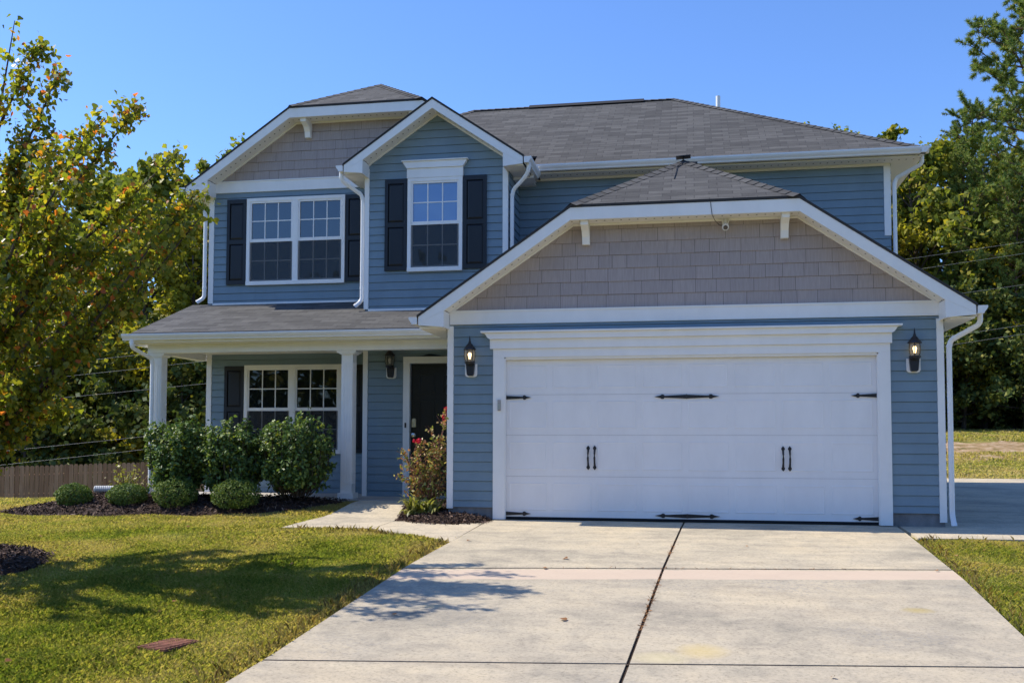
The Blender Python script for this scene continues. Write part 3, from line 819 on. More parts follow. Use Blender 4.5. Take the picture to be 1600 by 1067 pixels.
# gutters (ogee section) and downspouts
GP = [(0, 0), (.075, 0), (.082, .022), (.105, .05), (.118, .075), (.118, .098), (.108, .098), (.104, .078), (.07, .03), (.012, .02), (.012, .098), (0, .098)]
def gutter(a, b_, outward):
    a = Vector(a); b_ = Vector(b_); o_ = Vector(outward); mb = MB()
    r0 = [a + o_ * u + Vector((0, 0, v)) for u, v in GP]; r1 = [b_ + o_ * u + Vector((0, 0, v)) for u, v in GP]
    for j in range(len(GP)):
        q = (j + 1) % len(GP); mb.face([r0[j], r0[q], r1[q], r1[j]])
    mb.face([a + o_ * u + Vector((0, 0, v)) for u, v in GP[:6]] + [a + Vector((0, 0, .098))]); mb.face([b_ + o_ * u + Vector((0, 0, v)) for u, v in GP[:6]] + [b_ + Vector((0, 0, .098))])
    # seam sleeves
    L = (b_ - a).length
    for f in ([.38, .74] if L > 4 else []):
        p = a + (b_ - a) * f; d = (b_ - a).normalized() * .012
        s0 = [p - d + o_ * (u + .003) + Vector((0, 0, v - .001)) for u, v in GP[:7]]; s1 = [p + d + o_ * (u + .003) + Vector((0, 0, v - .001)) for u, v in GP[:7]]
        for j in range(6): mb.face([s0[j], s0[j + 1], s1[j + 1], s1[j]])
    return mb.build('gutter', M['gutter'], H)
gutter((-.35, -.36, 2.655), (-.35, 3.3, 2.655), (-1, 0, 0))
gutter((6.80, -.36, 2.655), (6.80, YK, 2.655), (1, 0, 0))
gutter((-5.50, 2.745, 5.455), (-5.50, YK, 5.455), (-1, 0, 0))
gutter((-2.30, 1.995, 5.49), (-2.30, 3.1, 5.49), (-1, 0, 0))
gutter((.72, 1.995, 5.49), (.72, 3.02, 5.49), (1, 0, 0))
gutter((.72, 3.0, 5.60), (7.0, 3.0, 5.60), (0, -1, 0))
gutter((6.88, 2.88, 5.60), (6.88, 10.8, 5.60), (1, 0, 0))
gutter((-5.62, 1.145, 2.665), (-.02, 1.145, 2.665), (0, -1, 0))
mb = MB(); mb.box(-5.55, -.02, 1.145, 1.175, 2.63, 2.765); mb.box(-5.55, -5.52, 1.175, YW, 2.60, 2.76); mb.build('fascia', M['white'], H)
# sloping rake fascia of the porch's left end
mb = MB(); mb.prism([(1.16, PZ0 - .15), (1.16, PZ0 - .028), (YW, pz(YW) - .03), (YW, pz(YW) - .19)], -5.515, -5.485, 'x'); mb.build('fascia', M['white'], H)

def downspout(pts, nrm, foot=None, name='downspout', w=.033, d=.026):
    mb = MB(); prof = []
    for k in range(12):
        a = 2 * math.pi * k / 12; cx_, sx_ = math.cos(a), math.sin(a)
        f = .72 / max(abs(cx_), abs(sx_)) * .55 + .6
        prof.append((w * cx_ * f, d * sx_ * f))
    mb.sweep(prof, rpath(pts, .09, 5), nrm)
    P = [Vector(p) for p in pts]
    for a, b_ in zip(P[1:], P[2:]):                       # crimped collars below each elbow
        q = b_ + (a - b_) * .12; u = (a - b_).normalized() * .02
        mb.sweep([(x * 1.09, y * 1.09) for x, y in prof], [q - u, q + u], nrm)
    return mb.build('downspout', M['gutter'], H, True)
F = (0, 1, 0)
downspout([(6.865, -.20, 2.68), (6.865, -.20, 2.54), (6.56, -.02, 2.36), (6.535, -.02, 2.27), (6.535, -.02, .16), (6.545, -.07, .03)], F)
downspout([(-5.555, 2.95, 5.47), (-5.555, 2.95, 5.30), (-5.27, 3.04, 5.16), (-5.255, 3.04, 5.08), (-5.255, 3.04, 3.62), (-5.36, 2.98, 3.535)], F)
downspout([(-2.36, 2.10, 5.51), (-2.36, 2.10, 5.37), (-2.10, 2.36, 5.18), (-2.075, 2.37, 5.10), (-2.075, 2.37, 3.40), (-2.17, 2.30, 3.30)], F)
downspout([(.78, 2.10, 5.51), (.78, 2.10, 5.38), (.70, 2.16, 5.28), (.49, 2.37, 5.16), (.462, 2.38, 5.06), (.462, 2.38, 3.45)], F)
downspout([(6.95, 3.20, 5.62), (6.95, 3.20, 5.50), (6.60, 3.42, 5.34), (6.568, 3.42, 5.24), (6.568, 3.42, 3.5)], F)
downspout([(-5.46, 1.085, 2.68), (-5.46, 1.085, 2.55), (-5.30, 1.40, 2.40), (-5.285, 1.41, 2.32), (-5.285, 1.41, .22), (-5.40, 1.32, .10)], F)

# windows
def window(x0, x1, z0, z1, y, rail, twin, up, lo):
    f = MB(); fw = .058; yf = y - .055
    f.box(x0, x1, yf, y - .001, z1 - fw, z1); f.box(x0, x1, yf - .012, y - .001, z0 - .02, z0 + fw - .01)
    f.box(x0, x0 + fw, yf, y - .001, z0 + fw - .01, z1 - fw); f.box(x1 - fw, x1, yf, y - .001, z0 + fw - .01, z1 - fw)
    cells = [(x0 + fw, x1 - fw)]
    if twin:
        xm = (x0 + x1) / 2; f.box(xm - .05, xm + .05, yf, y - .001, z0 + fw - .01, z1 - fw); cells = [(x0 + fw, xm - .05), (xm + .05, x1 - fw)]
    w = f.build('window', M['white'], H)
    for a, b_ in cells:
        s = MB(); t = .032
        zt, zb = z1 - fw, z0 + fw - .01
        s.box(a, b_, y - .044, y - .018, rail - .028, rail + .028)
        s.box(a, a + t, y - .044, y - .018, rail + .028, zt); s.box(b_ - t, b_, y - .044, y - .018, rail + .028, zt); s.box(a + t, b_ - t, y - .044, y - .018, zt - t, zt)
        s.box(a, a + t, y - .032, y - .016, zb, rail - .028); s.box(b_ - t, b_, y - .032, y - .016, zb, rail - .028); s.box(a + t, b_ - t, y - .032, y - .016, zb, zb + t)
        s.build('sash', M['white'], w)
        for (za, zc, pm) in ((rail + .028, zt - t, up), (zb + t, rail - .028, lo)):
            g_ = MB(); g_.face([(a + t, y - .0215, za), (b_ - t, y - .0215, za), (b_ - t, y - .0215, zc), (a + t, y - .0215, zc)]); g_.build('pane', pm, w)
            q = MB(); m_ = .009; yq = (y - .029, y - .0218)
            for k in (1, 2):
                xx = a + t + (b_ - a - 2 * t) * k / 3; q.box(xx - m_, xx + m_, *yq, za, zc)
            zm = (za + zc) / 2
            for k in range(3):
                xa = a + t + (b_ - a - 2 * t) * k / 3 + (m_ if k else 0); xb = a + t + (b_ - a - 2 * t) * (k + 1) / 3 - (m_ if k < 2 else 0)
                q.box(xa, xb, *yq, zm - m_, zm + m_)
            q.build('muntin_grid', M['white'], w)
        c_ = MB(); c_.face([(a + .006, y - .036, zb), (b_ - .006, y - .036, zb), (b_ - .006, y - .036, rail - .03), (a + .006, y - .036, rail - .03)]); c_.build('insect_screen', M['screen'], w)
    return w
window(-4.47, -2.635, 3.845, 5.38, YW, 4.62, True, M['glass'], M['glass'])['label'] = 'wide twin upstairs window'
window(-4.47, -2.665, .87, 2.405, YW, 1.625, True, M['glass_ground'], M['glass_ground'])['label'] = 'wide twin ground floor window under the porch'
window(-1.28, -.35, 3.87, 5.40, YB, 4.65, False, M['glass_sky'], M['glass'])['label'] = 'single window under the small gable, bright blue upper pane'
mb = MB(); mb.box(-1.29, -.34, YB - .062, YB - .002, 5.402, 5.56)
mb.prism([(-1.29, 5.561), (-.34, 5.561), (-.315, 5.60), (-.285, 5.64), (-.275, 5.672), (-1.355, 5.672), (-1.345, 5.64), (-1.315, 5.60)], YB - .085, YB - .002)
mb.prism([(-1.375, 5.673), (-.255, 5.673), (-.255, 5.69), (-1.375, 5.69)], YB - .11, YB - .002)
mb.build('window_header', M['white'], H)

def shutter(x0, x1, z0, z1, y):
    mb = MB(); st = .055; yb, yf = y - .014, y - .048
    mb.box(x0, x0 + st, yf, yb, z0, z1); mb.box(x1 - st, x1, yf, yb, z0, z1)
    zm = z0 + (z1 - z0) * .50
    for a, b_ in ((z0, z0 + .075), (zm - .04, zm + .04), (z1 - .075, z1)): mb.box(x0 + st, x1 - st, yf, yb, a, b_)
    for a, b_ in ((z0 + .075, zm - .04), (zm + .04, z1 - .075)):
        mb.box(x0 + st, x1 - st, yf + .022, yb, a, b_)
        e = .035; mb.face([(x0 + st + e, yf + .006, a + e), (x1 - st - e, yf + .006, a + e), (x1 - st - e, yf + .006, b_ - e), (x0 + st + e, yf + .006, b_ - e)])
        i = [(x0 + st + e, a + e), (x1 - st - e, a + e), (x1 - st - e, b_ - e), (x0 + st + e, b_ - e)]; o_ = [(x0 + st, a), (x1 - st, a), (x1 - st, b_), (x0 + st, b_)]
        for k in range(4):
            q = (k + 1) % 4; mb.face([(o_[k][0], yf + .021, o_[k][1]), (o_[q][0], yf + .021, o_[q][1]), (i[q][0], yf + .006, i[q][1]), (i[k][0], yf + .006, i[k][1])])
    mb.build('shutter', M['shutter'], H)
shutter(-4.85, -4.48, 3.845, 5.375, YW); shutter(-2.625, -2.27, 3.845, 5.375, YW)
shutter(-4.85, -4.48, .87, 2.39, YW); shutter(-2.655, -2.27, .87, 2.39, YW)
shutter(-1.67, -1.29, 3.875, 5.40, YB); shutter(-.335, .05, 3.875, 5.41, YB)

# front door
mb = MB(); mb.box(-1.335, -1.225, YB - .035, YB + .10, .17, 2.34); mb.box(-1.335, -.19, YB - .04, YB + .10, 2.34, 2.45); mb.box(-.30, -.19, YB - .035, YB + .10, .17, 2.34)
mb.build('door_casing', M['white'], H)
mb = MB(); mb.box(-1.222, -.303, YB + .05, YB + .09, .19, 2.338)
for (a, b_) in ((-1.10, -.82), (-.70, -.42)):
    for (c_, d_) in ((.42, .95), (1.10, 1.75), (1.85, 2.18)):
        mb.box(a, b_, YB + .040, YB + .051, c_, c_ + .03); mb.box(a, b_, YB + .040, YB + .051, d_ - .03, d_); mb.box(a, a + .03, YB + .040, YB + .051, c_ + .03, d_ - .03); mb.box(b_ - .03, b_, YB + .040, YB + .051, c_ + .03, d_ - .03)
dr = mb.build('front_door', M['door_black'], H)
mb = MB(); mb.lathe([(.001, 0), (.03, .002), (.034, .02), (.02, .03), (.018, .05), (.032, .06), (.034, .08), (.001, .09)], (0, 0, 0)); kb = mb.build('door_knob', M['steel'], dr, True)
kb.location = (-1.165, YB + .049, 1.17); kb.rotation_euler = (math.pi / 2, 0, 0)
mb = MB(); mb.prism([(-.035, -.06), (.035, -.06), (.035, .06), (.02, .08), (-.02, .08), (-.035, .06)], -.03, 0); lk = mb.build('deadbolt', M['steel'], dr); lk.location = (-1.165, YB + .049, 1.36)
mb = MB(); mb.box(-1.303, -1.277, YB - .05, YB - .036, 1.29, 1.37); mb.build('doorbell', M['iron'], H)
mb = MB(); mb.box(-1.225, -.30, YB - .02, YB + .12, .17, .19); mb.build('threshold', M['steel'], H)

# porch floor, beam, ceiling, columns
mb = MB(); mb.box(-5.45, -.015, 1.2, YW - .015, -.25, .17); mb.build('porch_floor', M['slab'], H)
mb = MB(); mb.box(-5.39, -.015, 1.44, 1.60, 2.49, 2.70); mb.box(-5.39, -5.21, 1.601, YW - .02, 2.49, 2.70); mb.build('porch_beam', M['white'], H)
mb = MB(); mb.box(-5.50, -.015, 1.18, 1.439, 2.625, 2.64); mb.box(-5.20, -.015, 1.601, YW - .02, 2.60, 2.615); mb.build('porch_ceiling', M['soffit'], H)
def column(x, y):
    mb = MB(); h_ = .092
    mb.box(x - h_, x + h_, y - h_, y + h_, .171, 2.43)
    for k in range(4):                                   # raised flutes on each face
        u = x - .070 + k * .040; mb.box(u, u + .019, y - h_ - .007, y - h_ + .001, .40, 2.30)
        v = y - .070 + k * .040; mb.box(x + h_ - .001, x + h_ + .007, v, v + .019, .40, 2.30); mb.box(x - h_ - .007, x - h_ + .001, v, v + .019, .40, 2.30)
    c_ = mb.build('porch_column', M['white'], H)
    mb = MB(); mb.box(x - .155, x + .155, y - .14, y + .14, 2.455, 2.489); mb.prism([(x - h_ - .004, 2.43), (x + h_ + .004, 2.43), (x + .145, 2.455), (x - .145, 2.455)], y - .128, y + .128); mb.build('capital', M['white'], c_)
    mb = MB(); mb.box(x - .125, x + .125, y - .125, y + .125, .1715, .26); mb.build('base', M['white'], c_)
column(-2.01, 1.60); column(-5.275, 1.60)

# garage door
mb = MB()
mb.box(.645, .80, -.034, .10, .012, 2.215); mb.box(5.68, 5.825, -.034, .10, .012, 2.215)
mb.box(.645, 5.825, -.034, .10, 2.216, 2.332)
mb.box(.80, .815, -.012, .04, .012, 2.20); mb.box(5.665, 5.68, -.012, .04, .012, 2.20); mb.box(.815, 5.665, -.012, .04, 2.185, 2.2155)
mb.build('garage_door_casing', M['white'], H)
mb = MB()
mb.box(.605, 5.845, -.062, -.002, 2.333, 2.462)
mb.prism([(.605, 2.463), (5.845, 2.463), (5.872, 2.48), (5.905, 2.53), (5.935, 2.548), (.515, 2.548), (.545, 2.53), (.578, 2.48)], -.105, -.002)
mb.box(.488, 5.962, -.14, -.002, 2.549, 2.572)
mb.build('garage_door_header', M['white'], H)
gd = None; mb = MB(); sz = [.045, .595, 1.155, 1.705, 2.19]; gx0, gx1 = .80, 5.68
for k in range(4):
    za, zb = sz[k] + .0015, sz[k + 1] - .0015
    mb.box(gx0, gx1, .055, .09, za, zb)
    for j in range(8):                                   # shallow stamped panels
        p0 = gx0 + .05 + j * (gx1 - gx0 - .04) / 8; p1 = p0 + (gx1 - gx0 - .04) / 8 - .075; q0_, q1_ = za + .085, zb - .085
        e = .013
        def fr(a, b_, c_, d_, yy_): return [(a, yy_, c_), (b_, yy_, c_), (b_, yy_, d_), (a, yy_, d_)]
        o_ = fr(p0, p1, q0_, q1_, .0545); i1 = fr(p0 + e, p1 - e, q0_ + e, q1_ - e, .0500); i2 = fr(p0 + 2.2 * e, p1 - 2.2 * e, q0_ + 2.2 * e, q1_ - 2.2 * e, .0535)
        for A, B_ in ((o_, i1), (i1, i2)):
            for t in range(4):
                u = (t + 1) % 4; mb.face([A[t], A[u], B_[u], B_[t]])
        mb.face(i2)
gd = mb.build('garage_door', M['gdoor'], H)
mb = MB(); mb.box(gx0, gx1, .058, .088, .012, .047); mb.build('bottom_seal', M['dark'], gd)
mb = MB()
for k in (1, 2, 3): mb.box(gx0, gx1, .07, .089, sz[k] - .003, sz[k] + .003)
mb.build('section_joint', M['grey_plastic'], gd)
mb = MB(); mb.box(.82, 5.66, .20, .22, .03, 2.2); mb.build('inner_lining', M['dark'], gd)
def hinge(x0, x1, z, dbl):
    """spear-ended strap hinge"""
    mb = MB()
    def strap(xa, xb):
        s = 1 if xb > xa else -1; L = abs(xb - xa)
        pts = [(0, .026), (L * .66, .013), (L * .68, .013), (L * .70, .028), (L * .76, .030), (L * .82, .015), (L, 0)]
        poly = [(xa + s * u, z + v) for u, v in pts] + [(xa + s * u, z - v) for u, v in reversed(pts[:-1])]
        mb.prism(poly, .040, .052)
        for u in (.1, .35, .6): mb.lathe([(.008, 0), (.001, .006)], (xa + s * L * u, 0, 0), 6) if False else None
    if dbl:
        xm = (x0 + x1) / 2; strap(xm + .006, x1); strap(xm - .006, x0); mb.box(xm - .0055, xm + .0055, .036, .052, z - .03, z + .03)
    else: strap(x0, x1)
    mb.build('strap_hinge', M['iron'], gd)
for z in (1.668, .088):
    hinge(.805, 1.16, z, False); hinge(2.83, 3.68, z, True); hinge(5.675, 5.35, z, False)
def pull(x):
    mb = MB(); z0, z1 = .745, .955
    for zc, s in ((z0, -1), (z1, 1)):
        mb.prism([(x - .012, zc), (x + .012, zc), (x + .024, zc + s * .02), (x + .02, zc + s * .035), (x, zc + s * .06), (x - .02, zc + s * .035), (x - .024, zc + s * .02)][::s], .040, .053)
    mb.tube([(x, .045, z0 + .0), (x, .012, z0 + .05), (x, .002, (z0 + z1) / 2), (x, .012, z1 - .05), (x, .045, z1)], [.014, .012, .014, .012, .014], 8)
    mb.build('pull_handle', M['iron'], gd)
for x in (1.942, 2.03, 4.49, 4.575): pull(x)

# ------------------------------------------------------------------ fixtures on the house
def lantern(loc, label, lit):
    t = thing('wall_lantern', label, 'wall lamp', loc, 0, 'coach lanterns on the front walls')
    mb = MB(); r_ = .085; pts = [(-r_, .075), (-r_, -.07), (-r_ + .015, -.095), (-r_ + .04, -.105), (r_ - .04, -.105), (r_ - .015, -.095), (r_, -.07), (r_, .075)]
    mb.prism(pts[::-1], -.032, -.012); mb.build('mounting_block', M['white'], t)
    mb = MB()
    mb.prism([(-.045, -.075), (-.03, -.09), (.03, -.09), (.045, -.075), (.06, .08), (-.06, .08)], -.10, -.033)
    mb.lathe([(.03, .055), (.062, .075), (.075, .092), (.075, .102), (.06, .105)], (0, -.12, 0), 12)
    mb.build('bracket', M['iron'], t)
    mb = MB(); mb.lathe([(.056, .105), (.066, .135), (.071, .18), (.069, .235), (.062, .262)], (0, -.12, 0), 16); mb.build('glass_shade', M['lglass'], t, True)
    for k in range(6):
        mb = MB(); a = k * math.pi / 3 + .26; ca, sa = math.cos(a), math.sin(a)
        mb.tube([(r * ca, -.12 + r * sa, z) for r, z in ((.059, .104), (.070, .135), (.0755, .18), (.073, .235), (.066, .264))], .0045, 5)
        mb.build('cage_bar', M['iron'], t)
    mb = MB(); mb.lathe([(.06, .262), (.088, .262), (.086, .275), (.060, .305), (.040, .335), (.022, .352), (.018, .365), (.020, .372), (.012, .385), (.010, .42), (.001, .462)], (0, -.12, 0), 14); mb.build('cap', M['iron'], t, True)
    mb = MB(); mb.lathe([(.001, .135), (.014, .14), (.017, .165), (.024, .185), (.026, .205), (.018, .222), (.001, .228)], (0, -.12, 0), 10); mb.build('bulb', M['bulb'] if lit else M['bulb_off'], t, True)
    return t
lantern((.335, 0, 2.055), 'lit black coach lantern on the blue wall left of the garage door', True)
lantern((6.105, 0, 2.055), 'lit black coach lantern on the blue wall right of the garage door', True)
lantern((-1.54, YB, 2.20), 'unlit black coach lantern in the porch shade beside the front door', False)

t = thing('security_camera', 'white security camera with black lens on the shake gable over the garage', 'security camera', (3.775, -.012, 3.90))
mb = MB(); mb.box(-.03, .03, -.03, 0, .03, .12); mb.tube([(0, -.02, .08), (0, -.07, .09), (0, -.09, .05)], .012, 8); mb.build('mount', M['white'], t)
mb = MB(); mb.tube([(0, -.04, .02), (0, -.075, .008), (0, -.13, -.018), (0, -.155, -.03)], [.03, .044, .046, .040], 14); mb.build('body', M['white'], t, True)
mb = MB(); mb.tube([(0, -.154, -.0295), (0, -.161, -.033)], [.032, .029], 14); mb.build('lens', M['lens'], t, True)
mb = MB(); mb.tube([(-.03, -.05, .03), (-.042, -.045, .12)], [.008, .006], 6); mb.tube([(.03, -.05, .03), (.055, -.045, .11)], [.008, .006], 6); mb.build('aerial', M['white'], t)

t = thing('roof_antenna', 'small black flat antenna on a stub mast at the garage roof peak', 'antenna', (3.23, 1.32, 5.15)); t.scale = (.85, .85, .62)
mb = MB(); mb.box(-.03, .23, -.10, .10, -.02, .012); mb.tube([(0, 0, 0), (-.01, 0, .10)], [.032, .018], 8); mb.tube([(-.01, 0, .08), (-.01, 0, .17)], .013, 8); mb.build('mast', M['iron'], t)
mb = MB(); mb.prism([(-.135, .150), (.115, .170), (.115, .188), (-.135, .168)], -.10, .10); mb.build('panel', M['iron'], t)
hz = lambda y: GSH + (GE + SL * 3.575 - GSH) / (1.37 + .37) * (y + .37)
mb = MB()
mb.tube([(3.22, 1.24, hz(1.24) + .02), (3.13, 1.05, hz(1.05) + .018), (3.12, .80, hz(.8) + .014), (3.10, .52, hz(.52) + .01)], .006, 5)
tag(mb.build('cable', M['cable']), 'short dark cable running down the garage hip from the antenna', 'cable')
mb = MB(); mb.tube([(3.565, -.36, 4.22), (3.58, -.366, 4.17), (3.60, -.366, 4.0), (3.64, -.20, 3.96), (3.70, -.05, 3.93), (3.75, -.05, 3.92)], .004, 5)
tag(mb.build('cable', M['cable']), 'thin wire hanging from the garage eave to the security camera', 'cable')
t = thing('keypad', 'small grey keypad on the white garage casing', 'keypad', (.735, -.034, 1.56))
mb = MB(); mb.box(-.02, .02, -.028, 0, -.075, .075); mb.build('housing', M['grey_plastic'], t)
mb = MB(); mb.box(-.015, .015, -.031, -.0285, -.06, .02); mb.build('cover', M['steel'], t)
#@@PART2@@
# ------------------------------------------------------------------ planting helpers
def unit(v): return v / np.maximum(np.linalg.norm(v, axis=-1, keepdims=True), 1e-9)
LOBED = np.array([(0, 0), (.34, .10), (.50, .42), (.26, .62), (0, 1.0), (-.26, .62), (-.50, .42), (-.34, .10)])
OVAL = np.array([(0, 0), (.30, .38), (.20, .78), (0, 1.0), (-.20, .78), (-.30, .38)])
DIAM = np.array([(0, 0), (.36, .48), (0, 1.0), (-.36, .48)])
def leaves(name, pts, size, mat, parent, shape=OVAL, up=.5, r=None, out=None, fold=.18, droop=.0):
    """one small blade per point, each with its own heading"""
    r = r or rng; n_ = len(pts); pts = np.asarray(pts, float)
    nrm = unit(r.normal(size=(n_, 3)) + np.array([0, 0, up]) + (0 if out is None else out))
    d = unit(np.cross(nrm, r.normal(size=(n_, 3)))) + np.array([0, 0, -droop]); d = unit(d)
    nrm = unit(nrm - d * (nrm * d).sum(-1, keepdims=True)); sd = np.cross(d, nrm)
    s = (size * (.65 + .7 * r.random(n_)))[:, None, None]
    k = len(shape); w = shape[:, 0][None, :, None]; h = shape[:, 1][None, :, None]
    V = pts[:, None, :] + s * (w * sd[:, None] + (h - .5) * d[:, None] + fold * np.abs(w) * nrm[:, None] - .12 * h * h * np.array([0, 0, 1.0]))
    return np_mesh(name, V.reshape(-1, 3), np.arange(n_ * k).reshape(n_, k), mat, parent)

def broadleaf(height, spread, seed, base=.22, nl=26, asc=.8, top=.25, dense=1.0, lean=(0, 0)):
    """trunk and limbs as polylines, plus points where leaves sit"""
    r = np.random.default_rng(seed); segs = []; pts = []
    nt = 9; tr = []
    for i in range(nt + 1):
        t = i / nt; tr.append(np.array([lean[0] * t + .02 * height * math.sin(t * 4 + seed), lean[1] * t + .02 * height * math.cos(t * 3 + seed), height * .96 * t]))
    rad0 = height * .014 + .02
    segs.append((tr, [rad0 * (1 - .9 * i / nt) + .006 for i in range(nt + 1)]))
    for k in range(nl):
        t = base + (1 - base) * (k + r.random()) / nl * .98
        i = min(nt - 1, int(t * nt)); p0 = tr[i] + (tr[i + 1] - tr[i]) * (t * nt - i)
        prof = math.sin(math.pi * min(1, (t - base * .6) / (1 - base * .6)) ** .75) ** .7
        L = spread * (top + (1 - top) * prof) * (.7 + .5 * r.random()); az = k * 2.399 + r.normal() * .4
        d = np.array([math.cos(az), math.sin(az), asc * (.35 + .9 * t) + .15 * r.normal()]); d /= np.linalg.norm(d)
        P = [p0]; n_ = 5
        for q in range(n_):
            d = unit(d + r.normal(size=3) * .16 + np.array([0, 0, .03])); P.append(P[-1] + d * L / n_)
        rr_ = rad0 * .42 * (1 - .6 * t)
        segs.append((P, [rr_ * (1 - .85 * q / n_) + .004 for q in range(n_ + 1)]))
        for b in range(7):
            q = .25 + .75 * r.random(); j = min(n_ - 1, int(q * n_)); s0 = P[j] + (P[j + 1] - P[j]) * (q * n_ - j)
            dd = unit(d + r.normal(size=3) * .75 + np.array([0, 0, .15])); l_ = L * (.22 + .25 * r.random())
            Q = [s0, s0 + dd * l_ * .5, s0 + unit(dd + r.normal(size=3) * .25) * l_]
            segs.append((Q, [.35 * rr_, .22 * rr_, .004]))
            m_ = int(dense * 34); u = r.random((m_, 1)) ** .8
            pts.append(Q[0] * (1 - u) + Q[2] * u + r.normal(size=(m_, 3)) * l_ * np.array([.20, .20, .16]))
        m_ = int(dense * 22); u = .5 + .5 * r.random((m_, 1)); pts.append(P[2] * (1 - u) + P[-1] * u + r.normal(size=(m_, 3)) * L * .07)
    return segs, np.concatenate(pts), r
def wood_mesh(name, segs, mat, parent, n=5, rmin=0.0):
    mb = MB()
    for P, R in segs:
        if R[0] >= rmin: mb.tube([tuple(p) for p in P], R, n)
    return mb.build(name, mat, parent)

def make_tree(name, label, group, height, spread, seed, leafsize, mat, dense=1.0, base=.2, nl=26, asc=.8, n=5, rmin=.01):
    t = thing(name, label, 'tree', (0, 0, 0), 0, group)
    segs, pts, r = broadleaf(height, spread, seed, base, nl, asc, dense=dense)
    wood_mesh('trunk', segs, M['bark'], t, n, rmin)
    leaves('crown', pts, leafsize, mat, t, DIAM, .35, r)
    return t

def make_pine(name, label, group, height, spread, seed, base=.35):
    t = thing(name, label, 'tree', (0, 0, 0), 0, group)
    r = np.random.default_rng(seed); nt = 10
    tr = [np.array([.25 * math.sin(i * .5 + seed), .2 * math.cos(i * .6), height * i / nt]) for i in range(nt + 1)]
    segs = [(tr, [.20 * (1 - .88 * i / nt) + .01 for i in range(nt + 1)])]; tufts = []
    for k in range(86):
        tt = base + (1 - base) * (k + .5 * r.random()) / 86; i = min(nt - 1, int(tt * nt)); p0 = tr[i] + (tr[i + 1] - tr[i]) * (tt * nt - i)
        L = spread * (1.05 - .60 * (tt - base) / (1 - base)) * (.6 + .55 * r.random()); az = k * 2.4 + r.normal() * .3
        d = np.array([math.cos(az), math.sin(az), .15 + .35 * r.random()]); P = [p0]
        for q in range(5): d = unit(d + r.normal(size=3) * .13 + np.array([0, 0, .06])); P.append(P[-1] + d * L / 5)
        segs.append((P, [.055, .045, .035, .026, .018, .008]))
        for b in range(15):
            q = .3 + .7 * r.random(); j = min(4, int(q * 5)); s0 = P[j] + (P[j + 1] - P[j]) * (q * 5 - j)
            dd = unit(d + r.normal(size=3) * .8 + np.array([0, 0, .25])); l_ = .30 + .45 * r.random(); e = s0 + dd * l_
            segs.append(([s0, e], [.014, .006]))
            for u in (.55, .8, 1.0): tufts.append((s0 + dd * l_ * u, dd))
    wood_mesh('trunk', segs, M['pinebark'], t, 6, .0)
    V = []
    for c_, d in tufts:
        m_ = 42; dv = unit(r.normal(size=(m_, 3)) * .8 + d * .9); ln = (.17 + .09 * r.random((m_, 1))); sd = unit(np.cross(dv, r.normal(size=(m_, 3)))) * .019
        V.append(np.stack([c_ - sd, c_ + sd, c_ + dv * ln], 1))
    V = np.concatenate(V).reshape(-1, 3)
    np_mesh('crown', V, np.arange(len(V)).reshape(-1, 3), M['pine'], t)
    return t

# ------------------------------------------------------------------ the young maple on the lawn, left
t = thing('maple_tree', 'young maple with green, gold and orange leaves beside the mulch ring on the lawn', 'tree', (-4.2, -4.3, grd(-4.2, -4.3) - .02))
r = np.random.default_rng(21); TX, TY, TZ = -4.2, -4.3, t.location.z
segs = []; pts = []
tr = [np.array(p) for p in ((0, 0, 0), (.02, .0, 1.2), (.08, -.02, 2.3), (.2, .0, 3.4), (.38, .02, 4.4), (.60, .0, 5.70))]
segs.append((tr, [.055, .048, .040, .030, .018, .004]))
tips = [(-3.32, -4.3, 5.15), (-2.95, -4.5, 4.78), (-2.66, -4.1, 4.42), (-2.12, -4.35, 4.44), (-1.52, -4.25, 3.58), (-1.40, -4.4, 3.28), (-1.70, -4.6, 3.1), (-2.5, -4.9, 2.6), (-2.9, -4.4, 1.75), (-3.2, -4.0, 1.35), (-3.1, -4.9, 1.55), (-2.3, -5.0, 3.6), (-2.6, -3.5, 3.5), (-2.9, -3.2, 2.6), (-2.8, -5.5, 2.9), (-3.4, -5.7, 2.4), (-3.5, -3.0, 2.8), (-3.4, -5.3, 4.0), (-3.6, -3.4, 4.1), (-4.3, -2.8, 2.9), (-4.5, -5.8, 2.9), (-4.3, -5.2, 4.2), (-4.6, -3.5, 4.0), (-5.3, -4.9, 3.2), (-5.6, -4.2, 2.5), (-5.2, -3.5, 2.9), (-5.3, -5.3, 2.2), (-5.0, -4.3, 3.9), (-4.9, -4.0, 1.6), (-4.2, -5.3, 1.5), (-4.0, -3.2, 1.6), (-3.6, -4.3, 1.0), (-3.55, -4.6, .95), (-3.3, -4.2, 2.1), (-3.0, -4.6, 3.2), (-3.35, -4.2, 3.9), (-3.7, -4.6, 4.7), (-3.1, -4.35, 4.2), (-2.2, -5.0, 4.05), (-2.05, -3.7, 4.15), (-2.4, -5.35, 3.75), (-2.2, -3.3, 3.7), (-2.6, -4.5, 3.0), (-2.15, -4.2, 3.4)]
